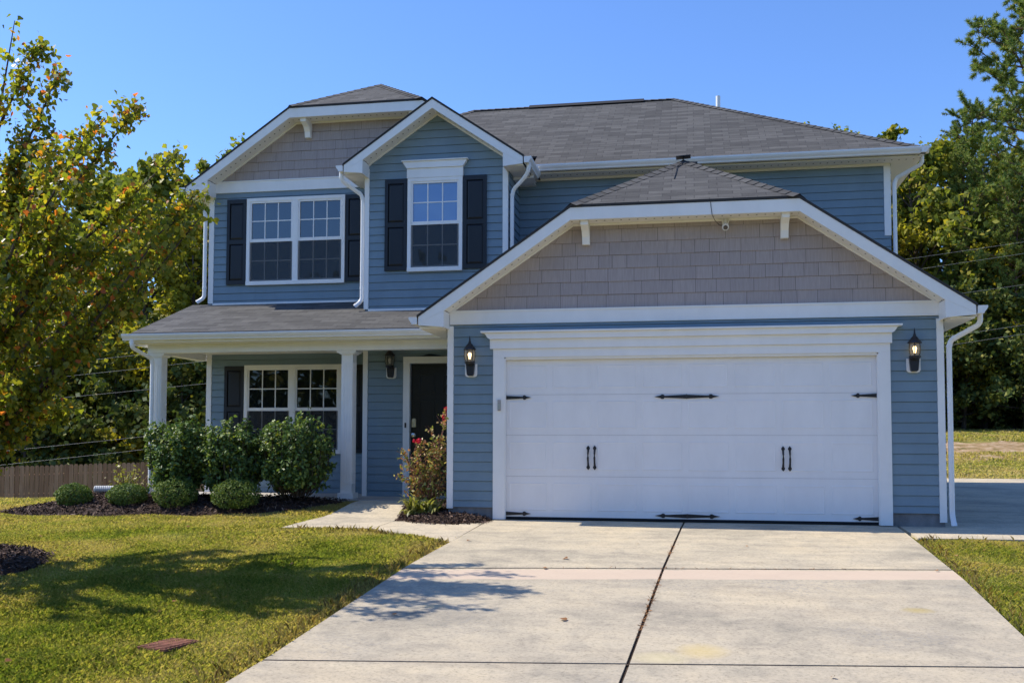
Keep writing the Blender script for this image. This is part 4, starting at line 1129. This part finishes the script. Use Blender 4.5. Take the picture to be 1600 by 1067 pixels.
for tp in tips:
    tp = np.array(tp) - np.array([TX, TY, TZ]); hor = math.hypot(tp[0], tp[1])
    zb = min(max(.9, tp[2] - hor * (.75 + .35 * r.random())), 5.0)
    i = next(j for j in range(len(tr) - 1) if tr[j + 1][2] >= zb); f = (zb - tr[i][2]) / (tr[i + 1][2] - tr[i][2]); p0 = tr[i] * (1 - f) + tr[i + 1] * f
    mid = p0 * .5 + tp * .5 + np.array([0, 0, .10 * hor]) * (-1 if tp[2] > 2.5 else 1) + r.normal(size=3) * .06
    P = [p0 * (1 - u) ** 2 + mid * 2 * u * (1 - u) + tp * u * u for u in np.linspace(0, 1, 7)]
    L = np.linalg.norm(tp - p0); rb = .008 + .007 * L
    segs.append((P, [rb * (1 - .85 * q / 6) + .0015 for q in range(7)]))
    for b in range(int(5 + 8 * L)):
        u = .22 + .78 * r.random(); j = min(5, int(u * 6)); s0 = P[j] + (P[j + 1] - P[j]) * (u * 6 - j); d = unit(P[j + 1] - P[j])
        dd = unit(d + r.normal(size=3) * .8 + np.array([0, 0, .1])); l_ = (.10 + .24 * r.random()) * (1.15 - .45 * u); e = s0 + dd * l_
        segs.append(([s0, s0 + dd * l_ * .6, e], [.0035, .0028, .0015]))
        m_ = 29; q = r.random((m_, 1)); pts.append(s0 * (1 - q) + e * q + r.normal(size=(m_, 3)) * .055)
    m_ = int(34 * L + 14); q = .35 + .65 * r.random(m_) ** .7; j = np.minimum(5, (q * 6).astype(int)); PA = np.array(P)
    pts.append(PA[j] + (PA[j + 1] - PA[j]) * (q * 6 - j)[:, None] + r.normal(size=(m_, 3)) * .05)
m_ = 60; q = r.random((m_, 1)); pts.append(tr[4] * (1 - q) + tr[5] * q + r.normal(size=(m_, 3)) * .06)
wood_mesh('trunk', segs, M['bark'], t, 6)
leaves('crown', np.concatenate(pts), .052, M['maple'], t, LOBED, .35, r, None, .25, .35)

# ------------------------------------------------------------------ woods
GL = 'trees of the wood behind the fence on the left'
GR = 'trees of the wood behind the house on the right'
wa = make_tree('broadleaf_tree', 'dark green bushy tree in the wood behind the wooden fence, left of the porch', GL, 13.0, 3.6, 3, .26, M['wood_green'], 1.1, .12, 34, .75)
wb = make_tree('broadleaf_tree', 'yellow tinged tree standing out from the dark wood behind the fence on the left', GL, 11.0, 3.2, 8, .24, M['wood_yellow'], 1.1, .10, 32, .9)
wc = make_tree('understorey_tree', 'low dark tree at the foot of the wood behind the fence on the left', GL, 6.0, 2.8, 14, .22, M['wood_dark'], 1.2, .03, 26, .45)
pa = make_pine('pine_tree', 'tall loose pine rising out of the top right corner of the photo', GR, 24.0, 3.3, 5, .26)
r = np.random.default_rng(99)
LB = {'wa': wa['label'], 'wb': wb['label'], 'wc': wc['label']}
first = {'wa': True, 'wb': True, 'wc': True, 'pa': True}
def plant(kind_, proto, x, y, sc, label=None, group=None):
    z = grd(x, y) - .08; rz = r.random() * 6.28; s = (sc * (.92 + .2 * r.random()), sc * (.92 + .2 * r.random()), sc)
    if first[kind_]:
        first[kind_] = False; o = proto; o.location = (x, y, z); o.rotation_euler = (0, 0, rz); o.scale = s
        if label: o['label'] = label
        if group: o['group'] = group
        return o
    return dup(proto, (x, y, z), rz, s, label, group)
# left wood
for (x, y, k, sc) in ((-29, 27, 'wa', .95), (-24.5, 25.5, 'wb', .86), (-20.5, 27, 'wa', .98), (-17.2, 24.5, 'wb', .83), (-14.5, 27.5, 'wa', .93), (-11.8, 25.5, 'wb', .84), (-9.2, 28.5, 'wa', .98), (-6.0, 29, 'wb', .93),
                      (-32, 33, 'wa', 1.1), (-26.5, 33, 'wa', 1.05), (-22, 33, 'wb', 1.1), (-18, 32, 'wa', 1.08), (-14, 33, 'wa', 1.1), (-10.5, 34, 'wa', 1.08), (-7, 35, 'wa', 1.05), (-24, 40, 'wa', 1.2), (-18, 40, 'wa', 1.2), (-12, 41, 'wa', 1.15), (-30, 41, 'wa', 1.2),
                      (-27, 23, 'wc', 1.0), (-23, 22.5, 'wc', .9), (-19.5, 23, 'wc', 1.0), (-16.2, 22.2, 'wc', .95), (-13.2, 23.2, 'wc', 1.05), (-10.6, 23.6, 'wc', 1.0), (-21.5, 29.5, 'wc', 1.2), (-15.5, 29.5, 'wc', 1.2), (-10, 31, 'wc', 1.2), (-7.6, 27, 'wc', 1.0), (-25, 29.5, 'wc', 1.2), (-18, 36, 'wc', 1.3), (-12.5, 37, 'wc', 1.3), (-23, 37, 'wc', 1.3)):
    plant(k, {'wa': wa, 'wb': wb, 'wc': wc}[k], x, y, sc * (1.2 if k != 'wc' else 1.1), LB[k], GL)
# right wood
RB = {'wa': 'dark green bushy tree in the wood behind the grass bank on the right', 'wb': 'yellowing tree glowing among the dark trees behind the house on the right', 'wc': 'low dark tree in the shade at the foot of the wood on the right'}
for (x, y, k, sc) in ((11.2, 34, 'wb', .92), (13.6, 35.5, 'wa', 1.02), (16.2, 34.5, 'wb', .80), (18.8, 36.5, 'wb', .82), (21.5, 36, 'wa', .9), (24.5, 36, 'wa', 1.1), (28, 37, 'wa', 1.1),
                      (9.6, 38.5, 'wb', 1.32), (12.2, 41, 'wa', 1.22), (15.5, 41, 'wa', 1.15), (19.5, 42, 'wa', 1.1), (23, 43, 'wa', 1.2), (27, 44, 'wa', 1.3), (6.5, 42, 'wb', 1.28),
                      (12.2, 33.5, 'wc', .8), (13.0, 32.4, 'wc', .75), (14.2, 34.0, 'wc', .9), (16.4, 35.8, 'wc', 1.0), (15.0, 33.2, 'wc', 1.0), (17.4, 32.8, 'wc', .85), (19.8, 33.2, 'wc', 1.0), (22.4, 33.6, 'wc', 1.05), (25.2, 34, 'wc', 1.1), (14, 38.5, 'wc', 1.3), (17.5, 38.8, 'wc', 1.35), (21, 39.5, 'wc', 1.3), (24.5, 40, 'wc', 1.3), (11.2, 37.5, 'wc', 1.2)):
    plant(k, {'wa': wa, 'wb': wb, 'wc': wc}[k], x, y, sc, RB[k], GR)
plant('pa', pa, 18.45, 34.0, 1.06)
for (x, y, sc) in ((15.6, 35.0, .52), (17.3, 33.0, .44), (20.0, 33.0, .55), (13.6, 38.0, .56)):
    plant('pa', pa, x, y, sc, 'smaller pine mixed among the leafy trees behind the grass bank on the right', GR)
plant('pa', pa, 17.0, 39.0, .66, 'shorter pine left of the tall one, its top against the sky', GR)
plant('pa', pa, 14.6, 44.0, .60, 'distant pine whose top shows right beside the upper eave', GR)
plant('pa', pa, 22.5, 38.0, .95, 'pine standing mostly outside the right edge of the photo', GR)

def far_wood(name, n_, x0, x1, y0, y1, h, leaf, label, seed):
    r = np.random.default_rng(seed); x = r.uniform(x0, x1, n_); y = r.uniform(y0, y1, n_)
    top = h * (.72 + .16 * np.sin(x * .55 + seed) + .12 * np.sin(x * 1.7 + 1.3 * seed)); z = gh(x, y) - .2 + top * r.random(n_) ** 1.35
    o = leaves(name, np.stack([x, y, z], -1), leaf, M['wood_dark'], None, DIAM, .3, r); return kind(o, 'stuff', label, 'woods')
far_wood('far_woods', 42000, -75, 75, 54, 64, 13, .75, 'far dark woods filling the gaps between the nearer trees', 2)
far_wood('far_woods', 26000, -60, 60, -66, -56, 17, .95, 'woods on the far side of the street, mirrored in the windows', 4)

# ------------------------------------------------------------------ picket fence, left rear
def fence_run(a, b_, label, top0, top1):
    a = np.array(a); b_ = np.array(b_); L = np.linalg.norm(b_ - a); n_ = int(L / .142); d = (b_ - a) / L; nn = np.array([d[1], -d[0]])
    t = thing('picket_fence', label, 'fence', (a[0], a[1], 0), 0); mb = MB(); rr_ = random.Random(4)
    for i in range(n_):
        p = d * (i * .142); u = i / n_; zt = top0 * (1 - u) + top1 * u + rr_.uniform(-.012, .012); zb = grd(*(a + p)) - .05; w = .066
        q = p + d * w * 2 * .98; e = nn * .018
        z1 = zt - .05
        A = [p, q]
        prof = [(0, zb), (1, zb), (1, z1), (.78, zt), (.22, zt), (0, z1)]
        f0 = [tuple(p + (q - p) * s_ + e) + (z,) for s_, z in prof]; f1 = [tuple(p + (q - p) * s_) + (z,) for s_, z in prof]
        i0 = len(mb.v); mb.v += f0 + f1; mb.uv += [(0, 0)] * 1
        k = 6
        mb.f += [tuple(range(i0, i0 + 6)), tuple(range(i0 + 11, i0 + 5, -1))] + [(i0 + j, i0 + 6 + j, i0 + 6 + (j + 1) % 6, i0 + (j + 1) % 6) for j in range(6)]
    mb.uv = []
    mb.build('pickets', M['fence'], t)
    for zz in (.25, .95, 1.55):
        m2 = MB(); z0 = top0 - 1.85 + zz; z1 = top1 - 1.85 + zz; e = -nn * .02
        m2.tube([tuple(e) + (z0,), tuple(d * L + e) + (z1,)], .035, 4); m2.build('rail', M['fence'], t)
    for i in range(int(L / 2.4) + 1):
        m2 = MB(); p = d * min(L, i * 2.4) - nn * .06; m2.box(p[0] - .05, p[0] + .05, p[1] - .05, p[1] + .05, -2.2, top0 + (top1 - top0) * i * 2.4 / L - .08); m2.build('post', M['fence'], t)
    return t
fence_run((-18.35, 14.2), (-8.0, 19.4), 'weathered brown picket fence running behind the left porch column', .25, .60)
fence_run((-24.0, 12.6), (-18.42, 14.1), 'greyer end run of picket fence at the left edge of the photo', .12, .23)

# ------------------------------------------------------------------ overhead cables crossing behind the house
for i, (yl, yr) in enumerate(((553, 372), (575, 388), (609, 434), (684, 490), (705, 502))):
    zl = 1.057 + (690 - yl) / 1558 * 33.5; zr_ = 1.057 + (690 - yr) / 1558 * 42.0
    A = Vector((-13.4 - 9, 17.6 - 1.6, 0)); A.z = zl; B_ = Vector((20.5 + 8, 27.5 + 3, 0)); B_.z = zr_
    k = (B_.z - A.z); A.z = zl - k * 9 / 34 * .55; B_.z = zr_ + k * 8 / 34
    mb = MB(); P = [A.lerp(B_, u) - Vector((0, 0, .45 * 4 * u * (1 - u))) for u in np.linspace(0, 1, 17)]
    mb.tube(P, .0045, 4)
    tag(mb.build('power_line', M['wire']), ('uppermost', 'second from the top', 'middle one', 'second from the bottom', 'lowest')[i] + ' of the five pale overhead cables in front of the woods', 'cable', 'overhead cables behind the house')

# ------------------------------------------------------------------ beds and mulch
def mound(name, poly, h, label):
    poly = np.array(poly, float); c_ = poly.mean(0); mb = MB(); n_ = 5; rr_ = random.Random(len(poly))
    # densify and roughen the outline
    out = []
    for a, b_ in zip(poly, np.roll(poly, -1, 0)):
        m_ = max(2, int(np.linalg.norm(b_ - a) / .16))
        for i in range(m_): out.append(a + (b_ - a) * i / m_ + np.array([rr_.uniform(-.02, .02), rr_.uniform(-.02, .02)]))
    rings = []
    for k in range(n_ + 1):
        s = 1 - k / n_ ; hh = h * (1 - s ** 3)
        rings.append([(c_[0] + (p[0] - c_[0]) * s, c_[1] + (p[1] - c_[1]) * s) for p in out])
        rings[-1] = [(x, y, grd(x, y) + .008 + hh + (rr_.uniform(-.018, .018) if k else -.02)) for x, y in rings[-1]]
    for r0, r1 in zip(rings, rings[1:]):
        for j in range(len(out)):
            q = (j + 1) % len(out); mb.face([r0[j], r0[q], r1[q], r1[j]])
    o = mb.build(name, M['mulch']); kind(o, 'structure', label, 'ground'); return poly
def inpoly(x, y, poly):
    ins = np.zeros(len(x), bool); n_ = len(poly)
    for i in range(n_):
        x0, y0 = poly[i]; x1, y1 = poly[(i + 1) % n_]
        c_ = ((y0 > y) != (y1 > y)) & (x < (x1 - x0) * (y - y0) / ((y1 - y0) or 1e-9) + x0); ins ^= c_
    return ins
FRONTBED = [(-7.1, .15), (-6.4, -.32), (-5.2, -.30), (-4.0, -.10), (-3.1, .22), (-2.35, .50), (-1.90, .86), (-1.80, 1.19), (-5.6, 1.22), (-5.95, 1.9), (-6.7, 1.9), (-7.2, 1.0)]
ROSEBED = [(-.86, .90), (-.66, -.30), (-.30, -.62), (.20, -.70), (.66, -.52), (.66, -.02), (.02, -.02), (-.02, 1.18), (-.84, 1.18)]
RING = [(-4.2 + .98 * math.cos(a), -4.25 + .92 * math.sin(a)) for a in np.linspace(0, 2 * math.pi, 22)[:-1]]
def bedz(x, y, poly, h):
    c_ = np.array(poly).mean(0); best = np.ones(len(x))
    ang = np.arctan2(y - c_[1], x - c_[0]); P = np.array(poly) - c_
    s = np.zeros(len(x))
    for a, b_ in zip(P, np.roll(P, -1, 0)):
        dx, dy = np.cos(ang), np.sin(ang); ex, ey = b_ - a; den = dx * ey - dy * ex
        with np.errstate(all='ignore'):
            tt = (a[0] * ey - a[1] * ex) / den; uu = (a[0] * dy - a[1] * dx) / den
        ok = (tt > 0) & (uu >= 0) & (uu <= 1); s = np.where(ok, np.maximum(s, tt), s)
    q = np.hypot(x - c_[0], y - c_[1]) / np.maximum(s, 1e-3); return h * (1 - np.clip(q, 0, 1) ** 3)
allchips = []
for poly, h, lab, dens in ((FRONTBED, .10, 'dark mulch bed along the front of the porch', 900), (ROSEBED, .09, 'dark mulch bed at the garage corner around the rose', 1300), (RING, .12, 'round dark mulch ring on the lawn at the left edge', 1300)):
    mound('mulch_bed', poly, h, lab); P = np.array(poly)
    x0, y0 = P.min(0); x1, y1 = P.max(0); n_ = int((x1 - x0) * (y1 - y0) * dens); x = rng.uniform(x0 - .05, x1 + .05, n_); y = rng.uniform(y0 - .05, y1 + .05, n_)
    k = inpoly(x + rng.normal(0, .025, n_), y + rng.normal(0, .025, n_), poly); x, y = x[k], y[k]
    allchips.append(np.stack([x, y, gh(x, y) + .02 + bedz(x, y, poly, h) + rng.uniform(-.008, .022, len(x))], -1))
CH = np.concatenate(allchips)
STRIP = np.array([(-.10, 0), (.10, .05), (.13, .6), (.06, 1.0), (-.08, .95), (-.13, .5)])
o = leaves('wood_chips', CH, .055, M['chips'], None, STRIP, 1.6, rng, None, .1)
kind(o, 'stuff', 'loose dark shredded mulch', 'mulch')

# ------------------------------------------------------------------ shrubs
def holly(x, y, w, h, seed, label):
    z = grd(x, y) + .05; t = thing('holly_shrub', label, 'shrub', (x, y, z), 0, 'three tall shrubs in front of the porch'); r = np.random.default_rng(seed); segs = []; pts = []
    for k in range(80):
        az = r.random() * 6.28; u = r.random() ** .45; tx, ty = math.cos(az) * w * .50 * u, math.sin(az) * w * .42 * u
        top = h * (.98 - .14 * u * u) * (.80 + .22 * r.random()); z0 = .04 + .1 * r.random()
        e = np.array([tx, ty, top]); b0 = np.array([tx * .45, ty * .45, z0]); m_ = np.array([tx * 1.2, ty * 1.15, top * .36])
        P = [b0 * (1 - q) ** 2 + m_ * 2 * q * (1 - q) + e * q * q for q in np.linspace(0, 1, 6)]; segs.append((P, [.011, .010, .008, .006, .005, .003]))
        for b in range(8):
            q = .18 + .82 * r.random(); j = min(4, int(q * 5)); s0 = P[j] + (P[j + 1] - P[j]) * (q * 5 - j); dd = unit(r.normal(size=3) + np.array([tx * 2, ty * 2, .5])); l_ = .07 + .12 * r.random(); e2 = s0 + dd * l_
            segs.append(([s0, e2], [.004, .002])); g_ = r.random((20, 1)); pts.append(s0 * (1 - g_) + e2 * g_ + r.normal(size=(20, 3)) * .030)
    pts = np.concatenate(pts); pts = pts[(np.abs(pts[:, 0]) < w * .56) & (pts[:, 2] > .06)]
    wood_mesh('stems', segs, M['bark'], t, 4); leaves('foliage', pts, .055, M['holly'], t, OVAL, .7, r, unit(pts - np.array([0, 0, h * .45])) * .6, .25)
holly(-4.48, .80, .92, 1.30, 31, 'left one of the three tall glossy shrubs, beside the end porch column')
holly(-3.58, .82, .92, 1.26, 32, 'middle one of the three tall glossy shrubs, with a slightly yellow top')
holly(-2.57, .86, 1.00, 1.32, 33, 'right one of the three tall glossy shrubs, widest, nearest the middle porch column')
def boxwood(x, y, w, h, seed, label):
    z = grd(x, y) + .06; t = thing('boxwood_shrub', label, 'shrub', (x, y, z), 0, 'four clipped round shrubs along the bed edge'); r = np.random.default_rng(seed); n_ = 3800
    v = unit(r.normal(size=(n_, 3))); rad = .62 + .38 * r.random(n_) ** .45; lump = 1 + .07 * np.sin(v[:, 0] * 7 + seed) * np.sin(v[:, 2] * 6 + v[:, 1] * 5)
    p = v * (rad * lump)[:, None] * np.array([w / 2, w / 2, h * .56]) + np.array([0, 0, h * .46]); p = p[p[:, 2] > .0]
    segs = []
    for k in range(26):
        d = unit(r.normal(size=3) + np.array([0, 0, .9])); e = d * np.array([w * .42, w * .42, h * .45]) + np.array([0, 0, h * .38]); segs.append(([np.array([0, 0, -.02]), e * .5 + np.array([0, 0, .02]), e], [.007, .005, .002]))
    wood_mesh('stems', segs, M['bark'], t, 4); leaves('foliage', p, .030, M['box'], t, OVAL, .3, r, unit(p - np.array([0, 0, h * .4])) * 1.3, .2)
boxwood(-5.93, .36, .55, .34, 41, 'leftmost low round shrub, alone by the white drain pipe')
boxwood(-5.05, .38, .60, .33, 42, 'second low round shrub from the left, flatter, below the pale weeds')
boxwood(-4.24, .34, .66, .42, 43, 'low round shrub in front of the left tall shrub')
boxwood(-3.28, .34, .72, .41, 44, 'rightmost low round shrub, in front of the middle tall shrub')
# pale weedy plant left of the porch
t = thing('weedy_plant', 'thin yellow green weeds beside the foot of the left porch column', 'plant', (-5.62, 1.35, grd(-5.6, 1.3) + .05)); r = np.random.default_rng(51); segs = []; pts = []
for k in range(26):
    e = np.array([r.normal() * .26, r.normal() * .15, .22 + .38 * r.random()]); segs.append(([e * np.array([.25, .25, 0]), e * np.array([.6, .6, .55]), e], [.005, .004, .002])); g_ = .3 + .7 * r.random((15, 1)); pts.append(e * np.concatenate([g_, g_, g_], 1) + r.normal(size=(15, 3)) * .025)
wood_mesh('stems', segs, M['rosestem'], t, 4); leaves('foliage', np.concatenate(pts), .045, M['weed'], t, OVAL, .4, r)
# corrugated drain pipe
mb = MB(); n_ = 40
P = [(-5.98 + .62 * i / n_ , .98 + .10 * i / n_, grd(-5.8, 1) + .17) for i in range(n_ + 1)]
mb.tube(P, [.058 if i % 2 else .050 for i in range(n_ + 1)], 12)
tag(mb.build('drain_pipe', M['pvc']), 'white corrugated drain pipe lying on the mulch between two low shrubs', 'pipe')

# rose at the garage corner
t = thing('rose_bush', 'leggy rose bush with reddish canes and red blooms at the garage corner', 'shrub', (-.33, .16, grd(-.33, .16) + .07)); r = np.random.default_rng(61); segs = []; pts = []; ends = []
canes = [(.30, -.05, 1.40), (.25, .0, 1.22), (-.36, .0, .88), (-.20, .05, .98), (-.05, -.02, 1.02), (.08, .08, 1.05), (.50, -.05, .80), (.44, -.06, .62), (-.42, -.05, .55), (.14, -.1, .90), (-.12, -.1, .78), (-.28, .1, .72), (.22, .1, .95), (.02, .1, .85), (.30, .0, .70), (-.05, .15, .60), (.16, .0, 1.10), (.34, -.02, .98), (-.15, .12, .85), (-.32, -.1, .84)]
for (ex, ey, ez_) in canes:
    e = np.array([ex, ey, ez_]); b0 = np.array([r.normal() * .06, r.normal() * .06, 0]); m_ = np.array([ex * .45, ey * .5, ez_ * .62]); P = [b0 * (1 - q) ** 2 + m_ * 2 * q * (1 - q) + e * q * q for q in np.linspace(0, 1, 6)]
    segs.append((P, [.008, .007, .006, .005, .004, .003])); ends.append(e)
    for b in range(12):
        q = .2 + .8 * r.random(); j = min(4, int(q * 5)); s0 = P[j] + (P[j + 1] - P[j]) * (q * 5 - j); dd = unit(r.normal(size=3) + np.array([0, 0, .3])); l_ = .06 + .17 * r.random(); e2 = s0 + dd * l_
        segs.append(([s0, e2], [.0035, .002])); g_ = r.random((8, 1)); pts.append(s0 * (1 - g_) + e2 * g_ + r.normal(size=(8, 3)) * .022)
wood_mesh('canes', segs, M['rosestem'], t, 5); leaves('foliage', np.concatenate(pts), .046, M['rose'], t, OVAL, .3, r)
def bloom(p, s):
    r_ = np.random.default_rng(int(abs(p[0] * 1000))); v = unit(r_.normal(size=(26, 3)) + np.array([0, 0, .4])); o = leaves('bloom', v * s * .42 + np.array(p), s * .85, M['petal'], t, OVAL, .3, r_, v, .5); return o
bloom((.31, -.06, 1.43), .085); bloom((.26, -.04, 1.33), .075); bloom((-.12, -.04, 1.0), .06); bloom((-.20, .03, 1.0), .04)
# strap-leaved clump at its foot
t = thing('strap_leaf_plant', 'clump of pale arching strap leaves at the foot of the rose', 'plant', (-.36, -.02, grd(-.36, -.02) + .08)); r = np.random.default_rng(71); V = []; Fq = []
for k in range(210):
    az = r.random() * 6.28; L = .20 + .24 * r.random(); w = .015 + .014 * r.random(); d = np.array([math.cos(az), math.sin(az), 0]); sd = np.array([-d[1], d[0], 0]); b0 = np.array([r.normal() * .09, r.normal() * .06, 0]); rise = .75 + .75 * r.random(); i0 = len(V)
    for q in np.linspace(0, 1, 6):
        c_ = b0 + d * L * q * .62 + np.array([0, 0, L * (rise * q - .80 * q * q)]); ww = w * (1 - .85 * q ** 2); V += [c_ - sd * ww, c_ + sd * ww]
    Fq += [(i0 + 2 * q, i0 + 2 * q + 1, i0 + 2 * q + 3, i0 + 2 * q + 2) for q in range(5)]
np_mesh('strap_leaves', np.array(V), np.array(Fq), M['lily'], t)

# ------------------------------------------------------------------ small things on the ground
t = thing('utility_cover', 'square rusty brown utility cover set in the lawn', 'utility cover', (-.42, -6.62, grd(-.42, -6.62) + .022), math.radians(-14))
mb = MB(); a_ = .13
mb.prism([(-a_, -a_ * 1.4), (a_, -a_ * 1.4), (a_, a_ * 1.4), (-a_, a_ * 1.4)], -.05, .0, 'z'); mb.build('plate', M['rust'], t)
for i in range(8):
    mb = MB(); u = -a_ * 1.4 + .012 + i * (2.8 * a_ - .02) / 8; mb.box(-a_ * .9, a_ * .9, u, u + .026, .0, .006); mb.build('rib', M['rust'], t)
# pine straw caught in the joints
pt = []
for k in range(230):
    if rng.random() < .72:
        y = rng.choice([-4.15, -5.0, -5.3, -4.6, -2.7, -2.2, -5.7]) + rng.normal() * .16; x = XC(y) + rng.normal() * .012
    else:
        x = rng.choice([3.0, 3.7, 2.2, 4.3]) + rng.normal() * .22; y = J1(x) + rng.normal() * .02
    pt.append((x, y, grd(x, y) + .022 + rng.random() * .006))
o = leaves('pine_straw', np.array(pt), .05, M['needles'], None, np.array([(-.05, 0), (.05, 0), (.04, 1), (-.04, 1)]), 3.0); kind(o, 'stuff', 'rusty pine straw caught in the driveway joints', 'debris')
# a few fallen leaves
xy = np.stack([rng.uniform(-5, 6.5, 26), rng.uniform(-7.5, -.6, 26)], -1)
o = leaves('fallen_leaves', np.concatenate([xy, (gh(xy[:, 0], xy[:, 1]) + .035)[:, None]], 1), .05, M['needles'], None, LOBED, 4.0); kind(o, 'stuff', 'scattered brown fallen leaves', 'leaves')

# ------------------------------------------------------------------ grass
DRIVE = [(XL(-16) - .01, -16), (XL(.1) - .01, .1), (XR(.1) + .01, .1), (XR(-16) + .01, -16)]
WALK = [(-1.90, -1.20), (-.70, -1.13), (.56, -2.10), (.62, -.40), (-.62, -.38), (-.90, 1.2), (-1.66, 1.2), (-1.775, .21)]
HOUSE = [(-5.47, 1.2), (-.02, 1.2), (0, 0), (6.5, 0), (6.5, 10.4), (-5.2, 10.4), (-5.47, 3.1)]
PAD = [(5.88, -1.12), (12.5, -1.0), (12.5, 12.1), (6.0, 12.1)]
def visible(P, m=180):
    q = (P - CAM) @ RM.T; z = np.maximum(q[:, 2], .1); u = 800 + FPX * q[:, 0] / z; v = 611.5 + FPX * q[:, 1] / z
    return (q[:, 2] > .5) & (u > -m * 3) & (u < 1600 + m * 3) & (v < 1067 + m * 2) & (v > 500)
def grass_patch(x0, x1, y0, y1, dens, h, w, out):
    n_ = int((x1 - x0) * (y1 - y0) * dens); x = rng.uniform(x0, x1, n_); y = rng.uniform(y0, y1, n_); P = np.stack([x, y, gh(x, y)], -1)
    k = visible(P)
    for poly in (DRIVE, WALK, HOUSE, PAD, FRONTBED, ROSEBED, RING): k &= ~inpoly(x, y, poly)
    P = P[k]; n_ = len(P); az = rng.random(n_) * 6.283; d = np.stack([np.cos(az), np.sin(az), np.zeros(n_)], -1); sd = np.stack([-d[:, 1], d[:, 0], d[:, 2]], -1)
    cl = .55 + .9 * (np.sin(P[:, 0] * 3.1 + np.sin(P[:, 1] * 2.3) * 1.5) * np.sin(P[:, 1] * 2.7 + 1.3 * np.sin(P[:, 0] * 1.9)) * .5 + .5)
    H_ = (h * (.5 + .8 * rng.random(n_)) * cl)[:, None]; ln = (.15 + .70 * rng.random(n_))[:, None]; W_ = w * (.7 + .6 * rng.random(n_))[:, None]
    up = np.array([0, 0, 1.0]); b0 = P - up * .015; m_ = b0 + (up * .6 + d * ln * .25) * H_; tp = b0 + (up * (1.0 - .25 * ln) + d * ln) * H_
    V = np.stack([b0 - sd * W_, b0 + sd * W_, m_ + sd * W_ * .8, tp, m_ - sd * W_ * .8], 1)
    out.append(V)
out = []
grass_patch(-5, .7, -8.2, -5.0, 11000, .042, .0021, out)
grass_patch(-6, .7, -5.0, -2.4, 8500, .042, .0027, out)
grass_patch(-9, .7, -2.4, 1.2, 5200, .042, .0036, out)
grass_patch(-14, -5.4, 1.2, 5.0, 1100, .055, .009, out)
grass_patch(5.6, 9.5, -6.5, -1.0, 8000, .042, .0027, out)
grass_patch(8, 20, 12.0, 23.0, 420, .07, .016, out)
grass_patch(9, 24, 25.5, 33.0, 300, .08, .020, out)
V = np.concatenate(out); print('blades', len(V))
o = np_mesh('grass', V.reshape(-1, 3), np.arange(len(V) * 5).reshape(-1, 5), M['grass']); kind(o, 'stuff', 'short patchy lawn grass going yellow in places', 'grass')
# longer dry grass and weeds along the edges of the concrete
E_ = []
for k in range(5200):
    c_ = rng.random()
    if c_ < .62: y = rng.uniform(-8.2, -2.1); x = XL(y) - abs(rng.normal()) * .10 - .02
    elif c_ < .8: y = rng.uniform(-6.5, -1.2); x = XR(y) + abs(rng.normal()) * .10 + .02
    elif c_ < .93: x = rng.uniform(-1.9, .5); y = -1.21 - .68 * max(0, (x + .7) / 1.27) ** 1.0 * (1.45 if x > -.7 else 0) - abs(rng.normal()) * .07 - .01
    else: x = rng.uniform(5.95, 9.5); y = -1.13 - abs(rng.normal()) * .06
    E_.append((x, y))
E_ = np.array(E_); P = np.concatenate([E_, gh(E_[:, 0], E_[:, 1])[:, None]], 1); n_ = len(P); az = rng.random(n_) * 6.283; d = np.stack([np.cos(az), np.sin(az), np.zeros(n_)], -1); sd = np.stack([-d[:, 1], d[:, 0], d[:, 2]], -1)
H_ = (.03 + .09 * rng.random(n_) ** 3)[:, None]; W_ = .0026; up = np.array([0, 0, 1.0]); ln = .7 * rng.random(n_)[:, None]
b0 = P - up * .02; m_ = b0 + (up * .6 + d * ln * .3) * H_; tp = b0 + (up * (1 - .2 * ln) + d * ln) * H_
V = np.stack([b0 - sd * W_, b0 + sd * W_, m_ + sd * W_ * .8, tp, m_ - sd * W_ * .8], 1)
o = np_mesh('edge_grass', V.reshape(-1, 3), np.arange(n_ * 5).reshape(-1, 5), M['drygrass']); kind(o, 'stuff', 'long dry grass along the concrete edges', 'grass')
